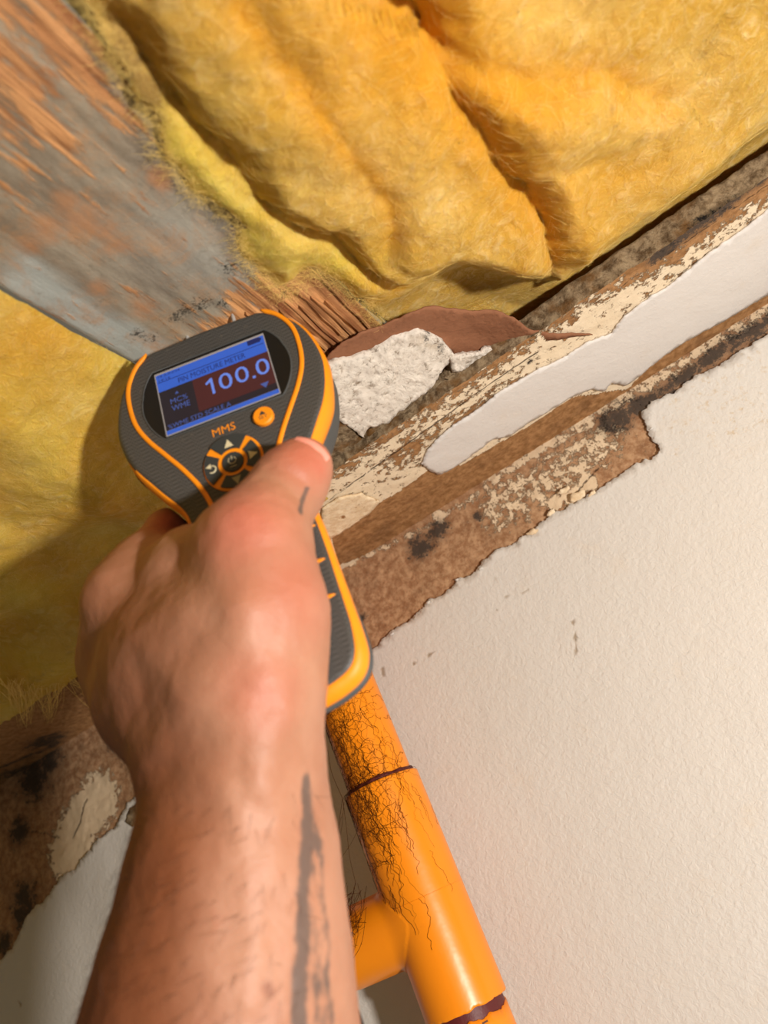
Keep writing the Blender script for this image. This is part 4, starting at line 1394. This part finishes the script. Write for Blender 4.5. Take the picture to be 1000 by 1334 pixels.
text_on('WME', SU0 + 4.5, SU0 + 12.2, -33.0, -30.4, tz_, MAT_DIM, 'unit_text')
text_on('%WME STD SCALE A', SU0 + 1.5, SU0 + 28, -40.6, -38.5, tz_, MAT_DIM, 'scale_text')
plate('down_marker', [(SU0 + 41.2, -35.9), (SU0 + 43.0, -38.4), (SU0 + 44.8, -35.9)][::-1], 0.3, tz_, MAT_DIM, scr)
plate('up_marker', [(SU0 + 7.0, -25.2), (SU0 + 8.6, -25.2), (SU0 + 7.8, -24.0)], 0.3, tz_, MAT_DIM, scr)
bu, bv = SU1 - 7.4, -15.6
plate('battery_icon', rect(bu, bu + 5.4, bv, bv + 2.4), 0.3, tz_, MAT_INK, scr)
plate('battery_cap', rect(bu + 5.4, bu + 6.0, bv + .7, bv + 1.7), 0.3, tz_, MAT_INK, scr)
text_on('MMS', U0 - 6.0, U0 + 3.4, -51.4, -47.9, 0.12, MAT_ORANGE, 'printed_text', meter)


def circle(u, v, r, n=32):
    a = np.linspace(0, 2 * math.pi, n, endpoint=False)
    return [(u + r * math.cos(x), v + r * math.sin(x)) for x in a]


sb = plate('orange_button', circle(11.6, -51.2, 4.1), -0.5, 2.0, MAT_ORANGE, meter, label='round orange push button', bevel=.5)
text_on('SET', 9.8, 13.4, -52.9, -51.4, 2.03, MAT_KEY, 'button_text', sb)
plate('button_icon', [(10.2, -51.0), (13.0, -51.0), (11.6, -49.2)], 1.9, 2.03, MAT_KEY, sb)
DU, DV = -4.2, -65.6
pad = plate('keypad_ring', circle(DU, DV, 12.0, 48), -0.5, 0.55, MAT_ORANGE, meter, label='round orange keypad surround', bevel=.3)


def sector(a0, a1, r0, r1, n=14):
    a = np.linspace(math.radians(a0), math.radians(a1), n)
    return [(DU + r1 * math.cos(x), DV + r1 * math.sin(x)) for x in a] + [(DU + r0 * math.cos(x), DV + r0 * math.sin(x)) for x in a[::-1]]


for k, (a0, a1, r1) in enumerate([(52, 128, 12.1), (-36, 36, 10.9), (144, 216, 11.4), (232, 308, 10.9)]):
    plate('arrow_key', sector(a0, a1, 5.9, r1), 0.2, 1.1, MAT_KEY, pad)
plate('centre_key', circle(DU, DV, 4.3, 30), 0.2, 1.2, MAT_KEY, pad, bevel=.3)
ti = 1.16
tri = lambda x, y, a_, s: [(x + s * math.cos(math.radians(a_ + q)), y + s * math.sin(math.radians(a_ + q))) for q in (0, 125, 235)]
plate('key_icon', tri(DU, DV + 8.0, 90, 2.2), 1.0, ti, MAT_ICON, pad)
plate('key_icon', tri(DU + 8.0, DV, 0, 2.2), 1.0, ti, MAT_ICON, pad)
plate('key_icon', tri(DU, DV - 8.0, -90, 2.2), 1.0, ti, plain('dim_icon', S(150, 140, 110)), pad)
al = np.linspace(math.radians(-130), math.radians(90), 16)
arc = np.stack([DU - 8.3 + 1.5 * np.cos(al), DV - .2 + 1.5 * np.sin(al)], -1)
V, F = tube_arrays([mm(arc[:, 0], arc[:, 1], ti)], [0.3], 6)
obj('key_icon', V, F, MAT_ICON, pad)
plate('key_icon', tri(DU - 9.3, DV + 1.3, 180, 1.4), 1.0, ti, MAT_ICON, pad)
al = np.linspace(math.radians(125), math.radians(415), 20)
arc = np.stack([DU + 1.5 * np.cos(al), DV + .5 + 1.5 * np.sin(al)], -1)
V, F = tube_arrays([mm(arc[:, 0], arc[:, 1], 1.3), mm([DU, DU], [DV + .8, DV + 2.4], 1.3), mm([DU - 1.3, DU + 1.3], [DV - 2.2, DV - 2.2], 1.3)], [0.16, .16, .14], 5)
obj('power_icon', V, F, MAT_ICON, pad)
# steel pins on the head, pressed to the timber
pins = []
for du in (-11, 11):
    p0 = mm(U0 + du, 0.5, -14); p1 = p0.copy(); r_ = M @ av
    L_ = (JZ + 2 - p0[2]) / r_[2]
    pts = np.array([p0, p0 + r_ * max(L_ - 3, 1) , p0 + r_ * max(L_, 2)])
    V, F = tube_arrays([pts], [np.array([.9, .9, .12])], 10)
    obj('steel_pin', V, F, plain('steel', S(170, 170, 168), .3, .6), meter)
# black wrist strap: loops under the head at the left, runs behind the wrist and hangs past the forearm
sp1 = [cam2w(Pc(*q)) for q in [(172, 606, 309), (178, 618, 309), (192, 632, 306), (215, 645, 302), (238, 660, 298), (262, 700, 305)]]
sp2 = [cam2w(Pc(*q)) for q in [(172, 602, 311), (180, 622, 312), (200, 640, 310), (232, 656, 304), (262, 690, 306)]]
V, F = tube_arrays([spline(sp1, 40), spline(sp2, 40)], [0.55, 0.55], 8)
obj('wrist_strap', V, F, MAT_CORD, meter)
sp3 = [cam2w(Pc(*q)) for q in [(400, 900, 262), (405, 960, 258), (416, 1060, 255), (432, 1180, 250), (445, 1245, 246), (456, 1290, 243), (470, 1334, 240), (500, 1420, 236)]]
V, F = tube_arrays([spline(sp3, 60)], [0.95], 8)
obj('wrist_strap', V, F, MAT_CORD, meter)

# ================================================================== HAND AND FOREARM (one continuous surface)
stp = 1.2
lo = np.array([-118.0, -42.0, 108.0]); hi = np.array([26.0, 318.0, 342.0])
ax3 = [np.arange(lo[k], hi[k], stp) for k in range(3)]
shape = tuple(len(q) for q in ax3)
D = np.full(shape, 40.0, np.float32)


def box_idx(a, b, r, m):
    a = np.minimum(a, b) - r - m; b_ = np.maximum(a * 0 + np.maximum(a, b), b) + r + m
    i0 = np.clip(((a - lo) / stp).astype(int), 0, np.array(shape)); i1 = np.clip(((b_ - lo) / stp).astype(int) + 2, 0, np.array(shape))
    return i0, i1


def add(a, ra, b, rb, k, target=None):
    """tapered capsule a-b smooth-joined to the volume"""
    global D
    a = np.asarray(a, float); b = np.asarray(b, float)
    mn = np.minimum(a - ra, b - rb) - 16; mx = np.maximum(a + ra, b + rb) + 16
    i0 = np.clip(((mn - lo) / stp).astype(int), 0, np.array(shape)); i1 = np.clip(((mx - lo) / stp).astype(int) + 2, 0, np.array(shape))
    sl = tuple(slice(i0[q], i1[q]) for q in range(3))
    gx, gy, gz = np.meshgrid(ax3[0][sl[0]], ax3[1][sl[1]], ax3[2][sl[2]], indexing='ij')
    ab = b - a; l2 = max(ab @ ab, 1e-6)
    t = np.clip(((gx - a[0]) * ab[0] + (gy - a[1]) * ab[1] + (gz - a[2]) * ab[2]) / l2, 0, 1)
    d = np.sqrt((gx - a[0] - t * ab[0]) ** 2 + (gy - a[1] - t * ab[1]) ** 2 + (gz - a[2] - t * ab[2]) ** 2) - (ra + (rb - ra) * t)
    T_ = D if target is None else target
    o = T_[sl]
    h = np.clip(0.5 + 0.5 * (d - o) / k, 0, 1)
    T_[sl] = (o * h + d * (1 - h) - k * h * (1 - h)).astype(np.float32)


def chain(pts, k, target=None):
    P = [(Pc(*q[:3]), q[3]) for q in pts]
    for (a, ra), (b, rb) in zip(P[:-1], P[1:]):
        add(a, ra, b, rb, k, target)


# forearm and wrist
A0 = Pc(288, 1334, 216)
add(np.array([-30, 330, 128.0]), 47, A0, 36.8, 12)
chain([(288, 1334, 216, 36.8), (300, 1215, 222, 31.8), (307, 1100, 229, 28.0), (311, 1012, 235, 24.2)], 12)
chain([(311, 1012, 236, 23.5), (300, 950, 240, 24)], 10)
# metacarpals
chain([(262, 965, 244, 20), (225, 870, 258, 20), (168, 790, 274, 13)], 14)
chain([(258, 955, 252, 19), (200, 905, 270, 18), (155, 852, 290, 13)], 13)
chain([(250, 950, 260, 17), (168, 905, 296, 13)], 12)
chain([(272, 970, 260, 13), (196, 948, 296, 12)], 6)
chain([(168, 784, 275, 12.5), (165, 830, 283, 13.6), (168, 870, 288, 13.6), (180, 915, 292, 12.6)], 10)
chain([(195, 742, 284, 11), (250, 742, 272, 12)], 9)
# thenar and palm
chain([(322, 950, 234, 20.5), (324, 880, 236, 21.5), (334, 795, 241, 20.5), (335, 715, 245, 16)], 12)
add(Pc(270, 830, 252), 24, Pc(255, 770, 262), 18, 14)
add(Pc(262, 735, 264), 11, Pc(300, 720, 254), 13, 12)
# thumb
chain([(330, 708, 246, 16.6), (364, 650, 257, 12.6)], 9)
chain([(364, 650, 257, 12.2), (382, 624, 261, 11.8), (396, 607, 263.5, 9.8)], 5)
# fingers, curled round the back of the handle
chain([(166, 776, 275, 11.6), (222, 694, 302, 9.8)], 12)
chain([(222, 694, 302, 9.6), (292, 704, 318, 8.6), (345, 740, 314, 7.8)], 3)
chain([(155, 852, 290, 12.6), (215, 805, 308, 10)], 6)
chain([(215, 805, 308, 9.8), (300, 805, 304, 8.8), (352, 826, 298, 8)], 3)
chain([(168, 905, 296, 12.4), (226, 880, 310, 9.6)], 6)
chain([(226, 880, 310, 9.4), (302, 880, 296, 8.6), (350, 892, 288, 7.8)], 3)
chain([(192, 955, 296, 11.5), (246, 942, 304, 8.6)], 6)
chain([(246, 942, 304, 8.4), (306, 944, 286, 7.6), (345, 942, 278, 6.8)], 3)
# wrist bone and tendon relief
add(Pc(322, 1000, 218), 11, Pc(330, 960, 218), 8, 12)
add(Pc(300, 900, 226), 5, Pc(318, 800, 222), 4, 9)
# carve the meter out so that skin rests on its surface
gx, gy, gz = np.meshgrid(*ax3, indexing='ij')
sel = D < 8
Q = np.stack([gx[sel], gy[sel], gz[sel]], -1) - HO
qu, qv, qt = Q @ wv - U0, Q @ av, Q @ nv_
hw = np.interp(qv, HWV, HW) + 0.9
md = np.maximum(np.abs(qu) - hw, np.maximum(qt - 0.25, tback(qv) - qt))
md = np.maximum(md, np.maximum(-163.6 - qv, qv - 2))
D[sel] = np.maximum(D[sel], -md)
# close at the off-frame end
Vh, Fh = surface_nets(D, lo, stp)
# relax the voxel surface a little
edges = np.concatenate([Fh[:, [0, 1]], Fh[:, [1, 2]], Fh[:, [2, 3]], Fh[:, [3, 0]]])
deg = np.bincount(edges.ravel(), minlength=len(Vh)).astype(float)[:, None]
for it in range(6):
    s_ = np.zeros_like(Vh)
    for c_ in range(3):
        s_[:, c_] = np.bincount(edges[:, 0], Vh[edges[:, 1], c_], len(Vh)) + np.bincount(edges[:, 1], Vh[edges[:, 0], c_], len(Vh))
    Vh = Vh + (0.5 if it % 2 == 0 else -0.5) * (s_ / deg - Vh)
# vertex normals in the camera frame
fn = np.cross(Vh[Fh[:, 2]] - Vh[Fh[:, 0]], Vh[Fh[:, 3]] - Vh[Fh[:, 1]])
Nh = np.zeros_like(Vh)
for c_ in range(4):
    for q in range(3):
        Nh[:, q] += np.bincount(Fh[:, c_], fn[:, q], len(Vh))
Nh /= np.linalg.norm(Nh, axis=1)[:, None] + 1e-9
if (Nh * (Vh - Vh.mean(0))).sum() < 0:
    Fh = Fh[:, ::-1].copy(); Nh = -Nh


def skin_pt(px, py):
    """point of the skin met by the line of sight"""
    d = np.hypot(Vh[:, 0] / Vh[:, 2] * FOC + 500 - px, Vh[:, 1] / Vh[:, 2] * FOC + 667 - py)
    c_ = np.where(d < 9)[0]
    return Vh[c_[np.argmin(Vh[c_, 2])]] if len(c_) else None


def near_line(pts, w_):
    """strip of skin of half width w_ (mm) along a line drawn on it"""
    P = [skin_pt(*q) for q in pts]; P = [p for p in P if p is not None]
    return np.clip(1.25 - line_dist(Vh, P) / w_, 0, 1)


# fine relief: knuckle folds, tendons, wrist creases, veins
disp = 0.35 * fbm(Vh[:, 0] / 9, Vh[:, 1] / 9, Vh[:, 2] / 9, 3)
for pts, w_, am in [([(335, 612), (362, 618), (392, 640)], 2.2, -.5), ([(345, 602), (372, 604), (404, 622)], 1.8, -.55), ([(352, 640), (384, 655)], 2.0, -.3),
                    ([(195, 990), (240, 985), (300, 992)], 3, -.5), ([(205, 1005), (260, 1003), (320, 1008)], 3, -.4),
                    ([(325, 905), (345, 880), (372, 890), (380, 930)], 5, .9), ([(318, 1060), (322, 1130), (335, 1200), (330, 1290)], 4, .8), ([(345, 1010), (370, 1060), (360, 1120)], 4, .7),
                    ([(140, 790), (190, 850), (235, 920)], 5, .8), ([(215, 740), (255, 760), (270, 800)], 7, -1.0), ([(250, 835), (300, 860), (320, 900)], 5, -.5)]:
    P = [skin_pt(*q) for q in pts]; P = [p for p in P if p is not None]
    if len(P) > 1:
        disp += am * np.exp(-(line_dist(Vh, P) / w_) ** 2)
Vh = Vh + Nh * disp[:, None]
red = np.zeros(len(Vh))
for (px, py, r_) in [(405, 588, 13), (420, 600, 9), (320, 670, 18), (215, 670, 12), (350, 900, 14), (390, 760, 20)]:
    p = skin_pt(px, py)
    if p is not None:
        red = np.maximum(red, np.clip(1.2 - np.linalg.norm(Vh - p, axis=1) / r_, 0, 1) * (.45 if py > 700 else .75))
ink = np.maximum(near_line([(406, 634), (400, 645), (396, 662)], 1.4), 0)
ink = np.maximum(ink, near_line([(408, 1015), (407, 1060), (404, 1110), (402, 1160), (400, 1210), (398, 1260), (397, 1310), (396, 1335)], 3.4))
ink = np.maximum(ink, 0.62 * near_line([(410, 1030), (418, 1075), (420, 1105)], 3.2))
ink = np.maximum(ink, 0.72 * near_line([(424, 1110), (428, 1170), (436, 1230), (432, 1270), (440, 1330)], 2.4))
ink = np.maximum(ink, 0.55 * near_line([(405, 1150), (420, 1215), (424, 1290), (430, 1335)], 4.5))
ink = np.maximum(ink, 0.62 * near_line([(412, 1120), (424, 1180), (430, 1215), (420, 1260), (418, 1330)], 1.8))
mole = near_line([(354, 1283), (356, 1284)], 1.6)
# shade on the left of the forearm and hand, painted into the skin colour
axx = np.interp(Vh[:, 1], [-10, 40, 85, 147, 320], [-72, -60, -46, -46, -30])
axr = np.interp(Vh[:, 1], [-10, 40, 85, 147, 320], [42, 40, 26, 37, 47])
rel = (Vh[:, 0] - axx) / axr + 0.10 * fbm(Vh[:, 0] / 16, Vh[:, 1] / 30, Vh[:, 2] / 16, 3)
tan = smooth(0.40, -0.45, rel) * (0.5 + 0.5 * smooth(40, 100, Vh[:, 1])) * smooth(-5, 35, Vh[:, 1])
person = thing('person', cam2w(Pc(300, 1300, 216)), 'bare left hand and forearm with dark tattoos, gripping the moisture meter', 'person')
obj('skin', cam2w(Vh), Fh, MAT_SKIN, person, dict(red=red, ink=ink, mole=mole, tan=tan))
# thumb nail
ti_ = Pc(396, 607, 263.5); tb = Pc(364, 650, 257)
ta = ti_ - tb; ta /= np.linalg.norm(ta)
dr = np.array([.30, -.55, -.78]); dr -= ta * (ta @ dr); dr /= np.linalg.norm(dr)
lt = np.cross(ta, dr)
uu, vv2 = np.meshgrid(np.linspace(-1, 1, 15), np.linspace(-1, 1, 13), indexing='ij')
an_ = uu * 0.72 * (1 - 0.12 * np.clip(-vv2, 0, 1) ** 2)
rn = 10.35
along = 0.6 + vv2 * 5.0 - 1.0 * uu ** 2 * (vv2 > 0)
curve = -0.35 * np.clip(along - 1, 0, 9) ** 2 / 6
nailp = ti_ + ta * along[..., None] + (dr * (np.cos(an_) * rn + curve)[..., None] + lt * (np.sin(an_) * rn)[..., None])
obj('thumbnail', cam2w(nailp.reshape(-1, 3)), grid_faces(15, 13), MAT_NAIL, person, label='short pink thumbnail')
# sparse dark hairs on the forearm
rh = np.random.RandomState(4)
cand = np.where((Vh[:, 1] > 78) & (Vh[:, 1] < 175) & (Nh[:, 2] < .55) & (Vh[:, 0] < -20))[0]
hp = []; hr = []
for i in rh.choice(cand, 620, replace=False):
    n_ = Nh[i]; d = np.array([-.55, .75, .1]) + rh.normal(0, .35, 3); d -= n_ * (d @ n_); d /= np.linalg.norm(d)
    L_ = rh.uniform(3.5, 8)
    p0 = Vh[i] - n_ * .3
    hp.append(cam2w(np.array([p0, p0 + d * L_ * .4 + n_ * L_ * .22, p0 + d * L_ * .75 + n_ * L_ * .32, p0 + d * L_ + n_ * L_ * .33])))
    hr.append(np.array([.05, .045, .035, .01]))
V, F = tube_arrays(hp, hr, 3)
obj('forearm_hair', V, F, MAT_HAIR, person, kind='stuff')
